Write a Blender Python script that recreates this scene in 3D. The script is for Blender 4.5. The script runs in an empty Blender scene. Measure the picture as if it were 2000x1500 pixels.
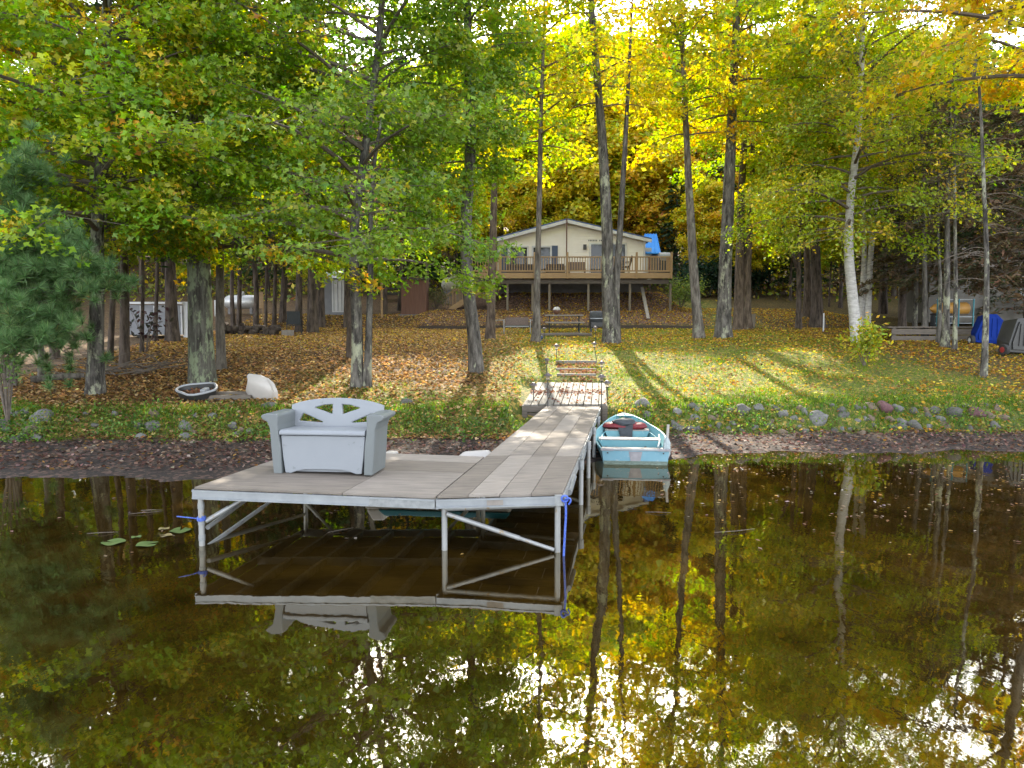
import bpy, bmesh, math, random
import numpy as np
from mathutils import Vector, Matrix

# ------------------------------------------------------------------ camera, sky, sun, exposure
S = bpy.context.scene
COL = S.collection
F, HZ, CAMH = 1400.0, 657.0, 2.07          # focal length and horizon in photograph pixels, camera height in metres
PITCH = math.atan((750 - HZ) / F)
cd = bpy.data.cameras.new('camera'); cam = bpy.data.objects.new('camera', cd); COL.objects.link(cam)
cd.sensor_width = 36.0; cd.lens = 36.0 * F / 2000.0; cd.clip_start = 0.1; cd.clip_end = 1500
cam.location = (0, 0, CAMH); cam.rotation_euler = (math.pi / 2 - PITCH, 0, 0)
S.camera = cam
SUN_AZ, SUN_EL = math.radians(0.5), math.radians(33.0)
w = bpy.data.worlds.new('World'); S.world = w; w.use_nodes = True
nt = w.node_tree; nt.nodes.clear()
sky = nt.nodes.new('ShaderNodeTexSky'); sky.sky_type = 'NISHITA'; sky.sun_disc = False
sky.sun_elevation = SUN_EL; sky.sun_rotation = SUN_AZ; sky.air_density = .8; sky.dust_density = 1.2; sky.ozone_density = 1.0
bg = nt.nodes.new('ShaderNodeBackground'); bg.inputs['Strength'].default_value = 0.15
wo = nt.nodes.new('ShaderNodeOutputWorld')
hz = nt.nodes.new('ShaderNodeHueSaturation'); hz.inputs['Saturation'].default_value = .3      # thin white autumn overcast
nt.links.new(sky.outputs[0], hz.inputs['Color']); nt.links.new(hz.outputs[0], bg.inputs[0]); nt.links.new(bg.outputs[0], wo.inputs[0])
sl = bpy.data.lights.new('sun', 'SUN'); sl.energy = 2.5; sl.angle = math.radians(0.6); sl.color = (1.0, 0.90, 0.74)
so = bpy.data.objects.new('sun', sl); COL.objects.link(so); so.location = (5, 60, 60)
sdir = Vector((math.sin(SUN_AZ) * math.cos(SUN_EL), math.cos(SUN_AZ) * math.cos(SUN_EL), math.sin(SUN_EL)))
so.rotation_euler = (-sdir).to_track_quat('-Z', 'Y').to_euler()
S.view_settings.view_transform = 'Standard'; S.view_settings.look = 'None'
S.view_settings.gamma = 1.0; S.view_settings.use_curve_mapping = False
S.view_settings.exposure = 2.75
S.render.engine = 'CYCLES'
S.cycles.use_denoising = True
S.cycles.max_bounces = 7; S.cycles.diffuse_bounces = 4; S.cycles.glossy_bounces = 4
S.cycles.transmission_bounces = 4; S.cycles.transparent_max_bounces = 4
S.cycles.sample_clamp_indirect = 8.0; S.cycles.caustics_reflective = False; S.cycles.caustics_refractive = False

RNG = np.random.default_rng(7)
rnd = random.Random(11)

# ------------------------------------------------------------------ geometry of the place
def ray(px, py):
    xr, yu = (px - 1000) / F, (750 - py) / F
    c, s = math.cos(PITCH), math.sin(PITCH)
    return Vector((xr, yu * s + c, yu * c - s))
def at(px, py, d):                       # the point seen at a pixel, d metres out
    r = ray(px, py); k = d / r.y
    return Vector((r.x * k, d, CAMH + r.z * k))
def atz(px, py, z):                      # the point seen at a pixel, at height z
    r = ray(px, py); k = (z - CAMH) / r.z
    return Vector((r.x * k, r.y * k, z))
def sm(t):
    t = np.clip(t, 0, 1); return t * t * (3 - 2 * t)
def wob(x, y, f, ph=0.0):
    return (np.sin(x * f + ph) * np.cos(y * f * 1.13 + 1.7 * ph) + .6 * np.sin((x + y) * f * 1.9 + 2.1 + ph)
            + .5 * np.sin((x - .7 * y) * f * 3.1 + ph * 3) + .35 * np.sin((.4 * x + y) * f * 5.3 + .4)) / 2.2
def shore(x): return np.interp(x, [-14, -6, -2, 1, 3.4, 6, 15], [10.1, 10.3, 10.5, 11.4, 12.5, 12.7, 12.9]) + .16 * np.sin(x * 1.7) + .10 * np.sin(x * 4.1) + .06 * np.sin(x * 9.3 + 1) + .03 * np.sin(x * 19)
def foot(x): return np.interp(x, [-14, -2, 2, 8, 16], [13.3, 13.8, 14.3, 14.7, 14.6]) + .08 * np.sin(x * 2.3)
PY = [14.2, 15.5, 18, 20, 23, 26, 30, 33.4, 36, 40, 45, 55, 70, 90, 130, 400]
PZ = [.50, .60, .86, 1.12, 1.55, 1.85, 2.15, 2.42, 3.05, 3.6, 4.4, 5.6, 8.2, 13, 24, 34]
def terrain(x, y):
    x = np.asarray(x, float); y = np.asarray(y, float)
    sh, ft = shore(x), foot(x)
    under = -np.clip((sh - y) * .13, 0, 1.4)
    beach = .10 * np.clip((y - sh) / np.maximum(ft - sh, .1), 0, 1)
    prof = np.interp(y, PY, PZ)
    mask = sm((x + 5.0) / .9) * sm((10.0 - x) / 1.2)
    prof = prof + .20 * mask * sm((y - 33.35) / .35) * (1 - sm((y - 38) / 6))
    prof = prof + .72 * sm((x + 1.6) / 1.2) * sm((9.2 - x) / 1.2) * sm((y - 36.6) / 2.9) * (1 - sm((y - 44) / 6))
    prof = prof + .05 * wob(x, y, .5) * sm((y - 16) / 4)
    prof = prof - .20 * sm((x - .05) / .3) * sm((2.75 - x) / .3) * sm((19.1 - y) / .6)
    prof = prof - .42 * sm((x + .15) / .25) * sm((2.5 - x) / .3) * sm((16.15 - y) / .35)
    t = sm((y - ft) / .95)
    z = np.where(y < sh, under, beach + (prof - beach) * t)
    return z + .012 * wob(x, y, 5.0) * sm((y - sh) / .4)
def tz(x, y): return float(terrain(x, y))
def on(px, py):                          # where the ray through a pixel meets the ground
    r = ray(px, py); y = 9.0
    while y < 90:
        k = y / r.y
        if CAMH + r.z * k <= tz(r.x * k, y): break
        y += .05
    return Vector((r.x * y / r.y, y, tz(r.x * y / r.y, y)))

# ------------------------------------------------------------------ materials
def nmat(name):
    m = bpy.data.materials.new(name); m.use_nodes = True
    t = m.node_tree; t.nodes.clear()
    o = t.nodes.new('ShaderNodeOutputMaterial')
    return m, t, o
def N(t, kind, **kw):
    n = t.nodes.new('ShaderNode' + kind)
    for k, v in kw.items():
        if k in n.inputs: n.inputs[k].default_value = v
        else: setattr(n, k, v)
    return n
def L(t, a, b): t.links.new(a, b)
def c4(c): return (c[0], c[1], c[2], 1)
def mixc(t, fac, a, b, mode='MIX'):
    n = t.nodes.new('ShaderNodeMix'); n.data_type = 'RGBA'; n.blend_type = mode
    for i, v in ((0, fac), (6, a), (7, b)):
        if hasattr(v, 'is_linked') or hasattr(v, 'links'): t.links.new(v, n.inputs[i])
        elif i == 0: n.inputs[0].default_value = v
        else: n.inputs[i].default_value = c4(v)
    return n.outputs[2]
def ramp(t, src, p0, p1, c0=(0, 0, 0), c1=(1, 1, 1)):
    r = t.nodes.new('ShaderNodeValToRGB'); r.color_ramp.elements[0].position = p0; r.color_ramp.elements[1].position = p1
    r.color_ramp.elements[0].color = c4(c0); r.color_ramp.elements[1].color = c4(c1)
    t.links.new(src, r.inputs[0]); return r.outputs[0]
def coords(t, stretch=(1, 1, 1), kind='Object'):
    tc = N(t, 'TexCoord'); mp = N(t, 'Mapping'); mp.inputs['Scale'].default_value = stretch
    L(t, tc.outputs[kind], mp.inputs[0]); return mp.outputs[0]
def noise(t, vec, scale, detail=4, rough=.6):
    n = N(t, 'TexNoise'); n.inputs['Scale'].default_value = scale; n.inputs['Detail'].default_value = detail
    n.inputs['Roughness'].default_value = rough
    L(t, vec, n.inputs['Vector']); return n.outputs[0]
def bump(t, h, strength, dist):
    b = N(t, 'Bump'); b.inputs['Strength'].default_value = strength; b.inputs['Distance'].default_value = dist
    L(t, h, b.inputs['Height']); return b.outputs[0]
def pmat(name, a, b=None, scale=8, rough=.6, bmp=.2, bd=.01, metal=0.0, stretch=(1, 1, 1), spots=None, spot_amt=.62, spec=.5):
    m, t, o = nmat(name)
    p = N(t, 'BsdfPrincipled'); p.inputs['Roughness'].default_value = rough; p.inputs['Metallic'].default_value = metal
    p.inputs['Specular IOR Level'].default_value = spec
    v = coords(t, stretch)
    n = noise(t, v, scale, 6)
    b = b or tuple(x * .7 for x in a)
    col = mixc(t, ramp(t, n, .32, .68), a, b)
    if spots:
        n2 = noise(t, v, scale * 2.7, 5, .7)
        col = mixc(t, ramp(t, n2, spot_amt - .03, spot_amt + .05), col, spots)
    L(t, col, p.inputs['Base Color'])
    r = ramp(t, n, 0, 1, (rough * .8,) * 3, (min(1, rough * 1.2),) * 3); L(t, r, p.inputs['Roughness'])
    if bmp: L(t, bump(t, n, bmp, bd), p.inputs['Normal'])
    L(t, p.outputs[0], o.inputs[0]); return m
def bark(name, dark, light, lichen, amt=.5, zs=.22, scale=9):
    m, t, o = nmat(name)
    p = N(t, 'BsdfPrincipled'); p.inputs['Roughness'].default_value = .92; p.inputs['Specular IOR Level'].default_value = .15
    oi = N(t, 'ObjectInfo'); off = N(t, 'VectorMath', operation='MULTIPLY'); cmb = N(t, 'CombineXYZ')
    for i_ in range(3): L(t, oi.outputs['Random'], cmb.inputs[i_])
    L(t, cmb.outputs[0], off.inputs[0]); off.inputs[1].default_value = (37, 19, 53)
    def shifted(v_):
        ad = N(t, 'VectorMath', operation='ADD'); L(t, v_, ad.inputs[0]); L(t, off.outputs[0], ad.inputs[1]); return ad.outputs[0]
    v = shifted(coords(t, (1, 1, zs))); v2 = shifted(coords(t, (1, 1, .45)))
    n = noise(t, v, scale, 7, .68)
    col = mixc(t, ramp(t, n, .38, .62), dark, light)
    n2 = noise(t, v2, 3.2, 6, .72); n3 = noise(t, v2, 13, 4, .6)
    k = t.nodes.new('ShaderNodeMath'); k.operation = 'MULTIPLY_ADD'; L(t, n3, k.inputs[0]); k.inputs[1].default_value = .35; L(t, n2, k.inputs[2])
    k2 = N(t, 'Math', operation='MULTIPLY_ADD'); L(t, oi.outputs['Random'], k2.inputs[0]); k2.inputs[1].default_value = -.14; k3 = N(t, 'Math', operation='ADD'); L(t, k.outputs[0], k3.inputs[0]); k3.inputs[1].default_value = .06; L(t, k3.outputs[0], k2.inputs[2]); k = k2
    e = .97 - amt * .40
    f = ramp(t, k.outputs[0], e - .04, e + .05)
    col = mixc(t, f, col, lichen)
    L(t, col, p.inputs['Base Color']); L(t, bump(t, n, 1.0, .06), p.inputs['Normal'])
    L(t, p.outputs[0], o.inputs[0]); return m
def leafmat(name, trans=.5, gloss=.08):
    m, t, o = nmat(name)
    a = N(t, 'Attribute'); a.attribute_name = 'tint'
    d = N(t, 'BsdfDiffuse'); tr = N(t, 'BsdfTranslucent'); g = N(t, 'BsdfGlossy'); g.inputs['Roughness'].default_value = .45
    L(t, a.outputs['Color'], d.inputs[0])
    hs = N(t, 'HueSaturation'); hs.inputs['Saturation'].default_value = 1.12; hs.inputs['Value'].default_value = 1.35
    L(t, a.outputs['Color'], hs.inputs['Color']); L(t, hs.outputs[0], tr.inputs[0])
    x = N(t, 'MixShader'); x.inputs[0].default_value = trans; L(t, d.outputs[0], x.inputs[1]); L(t, tr.outputs[0], x.inputs[2])
    y = N(t, 'MixShader'); y.inputs[0].default_value = gloss; L(t, x.outputs[0], y.inputs[1]); L(t, g.outputs[0], y.inputs[2])
    L(t, y.outputs[0] if gloss else x.outputs[0], o.inputs[0]); return m

M = {}
M['leaf'] = leafmat('leaf', .52, .03)
M['needle'] = leafmat('needle', .3, .02)
M['litter'] = leafmat('dry_leaf', .35, .012)
M['blade'] = leafmat('grass_blade', .5, .01)
M['bark_lichen'] = bark('bark_lichen', (.035, .032, .028), (.17, .155, .135), (.33, .335, .235), .55)
M['bark_lichen_big'] = bark('bark_lichen_big', (.05, .045, .038), (.16, .155, .125), (.25, .29, .18), .6, .1, 16)
M['bark_grey'] = bark('bark_grey', (.07, .06, .05), (.22, .195, .165), (.28, .29, .22), .38)
M['bark_brown'] = bark('bark_brown', (.06, .045, .035), (.19, .145, .11), (.2, .2, .14), .3)
M['bark_dark'] = bark('bark_dark', (.045, .036, .03), (.14, .11, .09), (.14, .14, .1), .2)
M['bark_birch'] = bark('bark_birch', (.40, .38, .36), (.62, .60, .57), (.06, .055, .05), .22, 4.0, 5)
M['twig'] = pmat('twig', (.16, .13, .10), (.09, .07, .055), 12, .9, 0)
M['alu'] = pmat('dull_aluminium', (.28, .30, .325), (.22, .235, .255), 6, .42, .05, .003, .55, (1, 1, 1), (.30, .30, .29), .66)
M['alu_old'] = pmat('weathered_aluminium', (.32, .33, .33), (.22, .23, .23), 18, .6, .1, .003, .4)
M['pipe'] = pmat('galvanised_pipe', (.35, .355, .35), (.27, .27, .26), 5, .5, .05, .003, .35, (1, 1, .6), (.30, .22, .13), .62)
M['ply'] = pmat('weathered_plywood', (.27, .235, .198), (.185, .16, .136), 3.2, .8, .15, .004, 0, (1, 7, 1), (.13, .115, .10), .66, .3)
M['ply2'] = pmat('weathered_plywood_pale', (.32, .28, .238), (.225, .197, .168), 3.6, .8, .15, .004, 0, (1, 7, 1), (.15, .13, .115), .67, .3)
M['ply3'] = pmat('weathered_plywood_brown', (.22, .187, .152), (.15, .128, .106), 3, .8, .15, .004, 0, (1, 7, 1), (.12, .10, .09), .66, .3)
M['greywood'] = pmat('grey_lumber', (.21, .195, .17), (.14, .128, .11), 5, .85, .3, .006, 0, (4, .6, 1), (.16, .14, .12), .66, .3)
M['oldwood'] = pmat('old_lumber', (.17, .14, .11), (.10, .085, .07), 6, .9, .3, .006, 0, (.6, 5, 5))
M['timber'] = pmat('dark_timber', (.075, .055, .042), (.04, .03, .025), 6, .9, .4, .01, 0, (.5, 4, 4))
M['decklumber'] = pmat('deck_lumber', (.40, .265, .13), (.30, .19, .095), 5, .7, .15, .004, 0, (.6, 4, 4))
M['post'] = pmat('deck_post_lumber', (.22, .18, .13), (.15, .125, .095), 5, .8, .15, .004, 0, (4, 4, .6))
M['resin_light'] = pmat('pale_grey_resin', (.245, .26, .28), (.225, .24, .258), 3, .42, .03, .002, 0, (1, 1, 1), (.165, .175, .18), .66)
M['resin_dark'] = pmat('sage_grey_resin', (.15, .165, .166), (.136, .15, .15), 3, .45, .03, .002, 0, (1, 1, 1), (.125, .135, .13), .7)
M['boat'] = pmat('faded_blue_paint', (.15, .325, .40), (.20, .37, .44), 3.4, .5, .08, .003, 0, (1, 1, 1), (.33, .42, .45), .62)
M['boat_in'] = pmat('turquoise_boat_inside', (.155, .36, .41), (.20, .41, .455), 3, .5, .06, .003, 0, (1, 1, 1), (.33, .48, .50), .67)
M['seatwood'] = pmat('worn_seat', (.40, .37, .34), (.27, .24, .22), 7, .7, .1, .003, 0, (1, 5, 1))
M['worn'] = pmat('worn_bare_metal', (.33, .32, .33), (.24, .23, .25), 9, .55, .1, .003, .3)
M['darkmetal'] = pmat('dark_metal', (.03, .03, .032), (.05, .05, .05), 8, .45, .05, .002, .4)
M['black'] = pmat('black_fabric', (.018, .02, .024), (.035, .038, .04), 8, .8, .15, .004)
M['charcoal'] = pmat('charcoal_fabric', (.055, .06, .068), (.035, .038, .042), 10, .85, .3, .01)
M['red'] = pmat('red_fabric', (.20, .014, .02), (.12, .01, .014), 8, .6, .2, .005)
M['net'] = pmat('grey_net', (.30, .36, .37), (.42, .47, .47), 30, .7, .5, .01)
M['handle'] = pmat('bleached_handle', (.42, .39, .35), (.30, .27, .24), 10, .7, .1, .003)
M['rope'] = pmat('blue_rope', (.01, .05, .42), (.12, .2, .5), 60, .6, .4, .004)
M['wood_patch'] = pmat('pale_plank', (.30, .27, .235), (.23, .2, .175), 8, .8, .1, .003)
M['beige'] = pmat('beige_plastic', (.50, .46, .42), (.44, .41, .375), 2.5, .5, .05, .004)
M['teal'] = pmat('teal_plastic', (.0, .16, .20), (.0, .13, .17), 3, .4, .05, .003)
M['tub'] = pmat('dark_grey_plastic', (.022, .022, .022), (.036, .035, .034), 4, .45, .05, .003)
M['tub_rim'] = pmat('pale_grey_plastic', (.34, .35, .37), (.26, .27, .28), 4, .5, .05, .003)
M['siding'] = pmat('cream_siding', (.80, .76, .69), (.75, .705, .63), 2, .6, .03, .002)
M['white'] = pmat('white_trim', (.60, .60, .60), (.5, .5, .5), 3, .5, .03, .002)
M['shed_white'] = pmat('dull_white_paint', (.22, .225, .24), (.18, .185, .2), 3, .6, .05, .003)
M['navy'] = pmat('navy_shutter', (.035, .06, .115), (.03, .05, .10), 5, .5, .03, .002)
M['roof'] = pmat('dark_blue_metal_roof', (.04, .07, .16), (.035, .06, .13), 5, .45, .03, .002)
M['blue'] = pmat('bright_blue_metal', (.03, .24, .62), (.025, .2, .55), 4, .85, .03, .002)
M['cart'] = pmat('royal_blue_plastic', (.004, .03, .24), (.003, .022, .17), 3, .7, .04, .004, spec=.15)
M['block'] = pmat('concrete_block', (.20, .19, .185), (.14, .135, .13), 5, .9, .3, .01)
M['brown'] = pmat('brown_painted_board', (.155, .075, .05), (.12, .058, .04), 4, .75, .1, .003, 0, (6, 6, .4))
M['wicker'] = pmat('grey_brown_wicker', (.16, .115, .10), (.11, .08, .07), 20, .7, .4, .006)
M['dark_wicker'] = pmat('dark_wicker', (.045, .035, .035), (.03, .025, .025), 20, .7, .4, .006)
M['tank'] = pmat('pale_tank_paint', (.52, .50, .42), (.44, .42, .36), 4, .5, .05, .003)
M['tank_silver'] = pmat('silver_tank_paint', (.50, .50, .49), (.38, .38, .36), 6, .4, .05, .003, .4, (1, 1, 1), (.22, .16, .10), .66)
M['yellow'] = pmat('mustard_plastic', (.42, .22, .04), (.34, .17, .03), 4, .5, .05, .003)
M['rubber'] = pmat('black_rubber', (.02, .02, .02), (.035, .035, .035), 8, .8, .1, .003)
M['hub_red'] = pmat('red_hub', (.3, .02, .02), (.2, .02, .02), 8, .5, 0)
M['rock'] = pmat('grey_fieldstone', (.12, .115, .10), (.06, .058, .05), 5, .9, .6, .02, 0, (1, 1, 1), (.20, .20, .18), .62)
M['rock_pale'] = pmat('pale_fieldstone', (.19, .185, .17), (.10, .098, .09), 5, .9, .6, .02, 0, (1, 1, 1), (.16, .15, .13), .62)
M['rock_tan'] = pmat('tan_fieldstone', (.18, .13, .085), (.10, .075, .055), 5, .9, .6, .02)
M['rock_maroon'] = pmat('maroon_fieldstone', (.13, .055, .055), (.08, .04, .042), 5, .8, .5, .02)
M['lily'] = pmat('lily_pad', (.075, .125, .035), (.11, .155, .045), 6, .45, .1, .003)
M['lily_brown'] = pmat('browning_lily_pad', (.25, .2, .07), (.16, .13, .08), 6, .5, .1, .003)
M['copper'] = pmat('white_cap', (.62, .6, .62), (.5, .5, .52), 9, .35, .03, .002, .3)
M['amber'] = pmat('brown_pot', (.14, .06, .03), (.09, .04, .02), 9, .4, .03, .002)
def glassmat(name, base, tint):
    m, t, o = nmat(name)
    p = N(t, 'BsdfPrincipled'); p.inputs['Base Color'].default_value = c4(base); p.inputs['Roughness'].default_value = .04
    p.inputs['IOR'].default_value = 1.35
    v = coords(t); n = noise(t, v, 1.2, 2); L(t, bump(t, n, .05, .02), p.inputs['Normal'])
    L(t, p.outputs[0], o.inputs[0]); return m
M['pane'] = glassmat('window_pane', (.012, .014, .014), None)
m, t, o = nmat('clear_lamp_glass')
g = N(t, 'BsdfGlass'); g.inputs['Roughness'].default_value = .08; g.inputs['Color'].default_value = (.95, .93, .88, 1)
tr = N(t, 'BsdfTranslucent'); tr.inputs[0].default_value = (.8, .76, .68, 1)
x = N(t, 'MixShader'); x.inputs[0].default_value = .6; L(t, g.outputs[0], x.inputs[1]); L(t, tr.outputs[0], x.inputs[2]); L(t, x.outputs[0], o.inputs[0])
M['lampglass'] = m
M['cap'] = pmat('weathered_lamp_cap', (.15, .125, .135), (.10, .085, .085), 20, .45, .05, .002, .4)
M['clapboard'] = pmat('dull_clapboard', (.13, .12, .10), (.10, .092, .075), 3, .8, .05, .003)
M['stain'] = pmat('waterline_stain', (.20, .26, .22), (.10, .13, .10), 14, .8, .05, .003, 0, (1, 1, 5))

# ------------------------------------------------------------------ mesh helpers
class MB:
    def __init__(s): s.v = []; s.f = []
    def add(s, vs, fs):
        b = len(s.v); s.v += [tuple(x) for x in vs]; s.f += [tuple(i + b for i in f) for f in fs]; return s
    def box(s, c, size, rz=0.0, mat=None):
        hx, hy, hz = (k / 2 for k in size)
        R = mat or Matrix.Rotation(rz, 3, 'Z'); c = Vector(c)
        vs = [c + R @ Vector((x, y, z)) for z in (-hz, hz) for x, y in ((-hx, -hy), (hx, -hy), (hx, hy), (-hx, hy))]
        return s.add(vs, [(3, 2, 1, 0), (4, 5, 6, 7), (0, 1, 5, 4), (1, 2, 6, 5), (2, 3, 7, 6), (3, 0, 4, 7)])
    def beam(s, a, b, w, h, up=(0, 0, 1)):
        a, b = Vector(a), Vector(b); d = (b - a).normalized(); up = Vector(up)
        if abs(d.dot(up)) > .99: up = Vector((0, 1, 0))
        r = d.cross(up).normalized(); u = r.cross(d)
        vs = [p + r * x * w / 2 + u * z * h / 2 for p in (a, b) for x, z in ((-1, -1), (1, -1), (1, 1), (-1, 1))]
        return s.add(vs, [(0, 1, 2, 3), (7, 6, 5, 4), (0, 4, 5, 1), (1, 5, 6, 2), (2, 6, 7, 3), (3, 7, 4, 0)])
    def hexa(s, low, high):
        vs = list(low) + list(high); n = len(low)
        return s.add(vs, [tuple(range(n - 1, -1, -1)), tuple(range(n, 2 * n))] + [(i, (i + 1) % n, n + (i + 1) % n, n + i) for i in range(n)])
    def tube(s, pts, rad, n=8, cap=True, wobble=None):
        pts = [Vector(p) for p in pts]; k = len(pts)
        if not hasattr(rad, '__len__'): rad = [rad] * k
        vs = []; ref = Vector((1, 0, 0))
        for i, p in enumerate(pts):
            d = (pts[min(i + 1, k - 1)] - pts[max(i - 1, 0)])
            d = d.normalized() if d.length > 1e-9 else Vector((0, 0, 1))
            r = ref - d * ref.dot(d)
            if r.length < .2: r = Vector((0, 1, 0)) - d * d.y
            r.normalize(); ref = r; q = d.cross(r)
            for j in range(n):
                a = 2 * math.pi * j / n; m = wobble(i, a) if wobble else 1
                vs.append(p + (r * math.cos(a) + q * math.sin(a)) * rad[i] * m)
        fs = [(i * n + j, i * n + (j + 1) % n, (i + 1) * n + (j + 1) % n, (i + 1) * n + j) for i in range(k - 1) for j in range(n)]
        if cap: fs += [tuple(range(n - 1, -1, -1)), tuple((k - 1) * n + j for j in range(n))]
        return s.add(vs, fs)
    def lathe(s, prof, n=16, c=(0, 0, 0), axis='Z'):
        vs = []; c = Vector(c)
        for r, z in prof:
            for j in range(n):
                a = 2 * math.pi * j / n; p = (r * math.cos(a), r * math.sin(a), z)
                if axis == 'X': p = (p[2], p[0], p[1])
                if axis == 'Y': p = (p[0], p[2], p[1])
                vs.append(c + Vector(p))
        k = len(prof)
        fs = [(i * n + j, i * n + (j + 1) % n, (i + 1) * n + (j + 1) % n, (i + 1) * n + j) for i in range(k - 1) for j in range(n)]
        fs += [tuple(range(n - 1, -1, -1)), tuple((k - 1) * n + j for j in range(n))]
        return s.add(vs, fs)
    def mesh(s, name, mat, bevel=0, smooth=False, seg=2):
        me = bpy.data.meshes.new(name); me.from_pydata(s.v, [], s.f)
        bm = bmesh.new(); bm.from_mesh(me)
        bmesh.ops.recalc_face_normals(bm, faces=bm.faces[:])
        if bevel:
            es = [e for e in bm.edges if len(e.link_faces) == 2 and e.calc_face_angle(0) > .5]
            bmesh.ops.bevel(bm, geom=es, offset=bevel, segments=seg, affect='EDGES', profile=.5, clamp_overlap=True)
        if smooth:
            for f in bm.faces: f.smooth = True
            for e in bm.edges:
                if len(e.link_faces) == 2 and e.calc_face_angle(0) > .7: e.smooth = False
        bm.to_mesh(me); bm.free()
        if mat: me.materials.append(mat)
        return me
    def build(s, name, mat, parent=None, loc=(0, 0, 0), rz=0, **k):
        return link(name, s.mesh(name, mat, **k), parent, loc, rz)
def link(name, me, parent=None, loc=(0, 0, 0), rz=0, scale=None):
    o = bpy.data.objects.new(name, me); COL.objects.link(o)
    o.location = loc; o.rotation_euler = (0, 0, rz)
    if scale: o.scale = scale
    if parent: o.parent = parent
    return o
def thing(name, label, cat, loc=(0, 0, 0), rz=0, group=None):
    o = bpy.data.objects.new(name, None); COL.objects.link(o); o.empty_display_size = .2
    o.location = loc; o.rotation_euler = (0, 0, rz)
    return tag(o, label, cat, group)
def tag(o, label, cat, group=None):
    o['label'] = label; o['category'] = cat
    if group: o['group'] = group
    return o
def kind(o, k): o['kind'] = k; return o
def copy_tree(o, parent=None):
    c = o.copy(); COL.objects.link(c); c.parent = parent
    for ch in list(o.children): copy_tree(ch, c)
    return c
def extruded(name, outline, holes, thick, mat, bevel=0):
    """a flat plate in the x-z plane with holes, thick along y, centred on y = 0"""
    cu = bpy.data.curves.new(name, 'CURVE'); cu.dimensions = '2D'; cu.fill_mode = 'BOTH'; cu.extrude = thick / 2 - bevel
    cu.bevel_depth = bevel; cu.bevel_resolution = 2; cu.offset = -bevel
    for ring in [outline] + list(holes):
        sp = cu.splines.new('POLY'); sp.points.add(len(ring) - 1); sp.use_cyclic_u = True
        for p, q in zip(sp.points, ring): p.co = (q[0], q[1], 0, 1)
    ob = bpy.data.objects.new(name, cu); COL.objects.link(ob)
    dg = bpy.context.evaluated_depsgraph_get(); me = bpy.data.meshes.new_from_object(ob.evaluated_get(dg))
    bpy.data.objects.remove(ob); bpy.data.curves.remove(cu)
    me.transform(Matrix.Rotation(math.pi / 2, 4, 'X')); me.name = name; me.materials.clear(); me.materials.append(mat)
    return me
def smooth_path(pts, n):
    pts = np.array([tuple(p) for p in pts], float)
    s = np.r_[0, np.cumsum(np.linalg.norm(np.diff(pts, axis=0), axis=1))]
    u = np.linspace(0, s[-1], n)
    out = np.stack([np.interp(u, s, pts[:, i]) for i in range(3)], 1)
    for _ in range(3): out[1:-1] = (out[:-2] + 2 * out[1:-1] + out[2:]) / 4
    return out

# leaves: thousands of small faces in one mesh, each with its own colour
MAPLE = np.array([(0, -.45, 0), (.50, .0, .06), (.17, .08, 0), (0, .58, -.05), (-.17, .08, 0), (-.50, .0, .06)])
OVAL = np.array([(0, -.5, 0), (.30, .02, .05), (0, .5, 0), (-.30, .02, .05)])
BLADE = np.array([(-.05, 0, 0), (.05, 0, 0), (.0, 1, 0)])
NEEDLES = np.array([(0, -.5, 0), (.13, 0, .02), (0, .5, 0), (-.13, 0, .02)])
def leaf_mesh(name, C, Nn, Sz, Cl, shape, mat, T=None):
    n, k = len(C), len(shape)
    Nn = Nn / np.maximum(np.linalg.norm(Nn, axis=1, keepdims=True), 1e-6)
    if T is None: T = RNG.normal(size=(n, 3))
    T = T - Nn * (T * Nn).sum(1, keepdims=True); T /= np.maximum(np.linalg.norm(T, axis=1, keepdims=True), 1e-6)
    B = np.cross(Nn, T)
    sz = np.asarray(Sz).reshape(-1, 1, 1)
    V = C[:, None, :] + sz * (shape[None, :, 0:1] * B[:, None, :] + shape[None, :, 1:2] * T[:, None, :] + shape[None, :, 2:3] * Nn[:, None, :])
    me = bpy.data.meshes.new(name)
    me.vertices.add(n * k); me.vertices.foreach_set('co', V.astype(np.float32).ravel())
    me.loops.add(n * k); me.loops.foreach_set('vertex_index', np.arange(n * k, dtype=np.int32))
    me.polygons.add(n); me.polygons.foreach_set('loop_start', np.arange(0, n * k, k, dtype=np.int32))
    me.update(calc_edges=True)
    at_ = me.attributes.new('tint', 'FLOAT_COLOR', 'FACE')
    at_.data.foreach_set('color', np.c_[Cl, np.ones(n)].astype(np.float32).ravel())
    me.materials.append(mat); return me
def colours(pal, idx_noise, n, jit=.22):
    """pal: list of (rgb, weight); idx_noise in 0..1 picks the colour, then each leaf varies a little"""
    wts = np.cumsum([w_ for _, w_ in pal]); wts = wts / wts[-1]
    i = np.searchsorted(wts, np.clip(idx_noise, 0, .9999)); c = np.array([c_ for c_, _ in pal])[i]
    return np.clip(c * (1 + RNG.normal(size=(n, 1)) * jit) * (1 + RNG.normal(size=(n, 3)) * .08), .004, .8)

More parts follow.
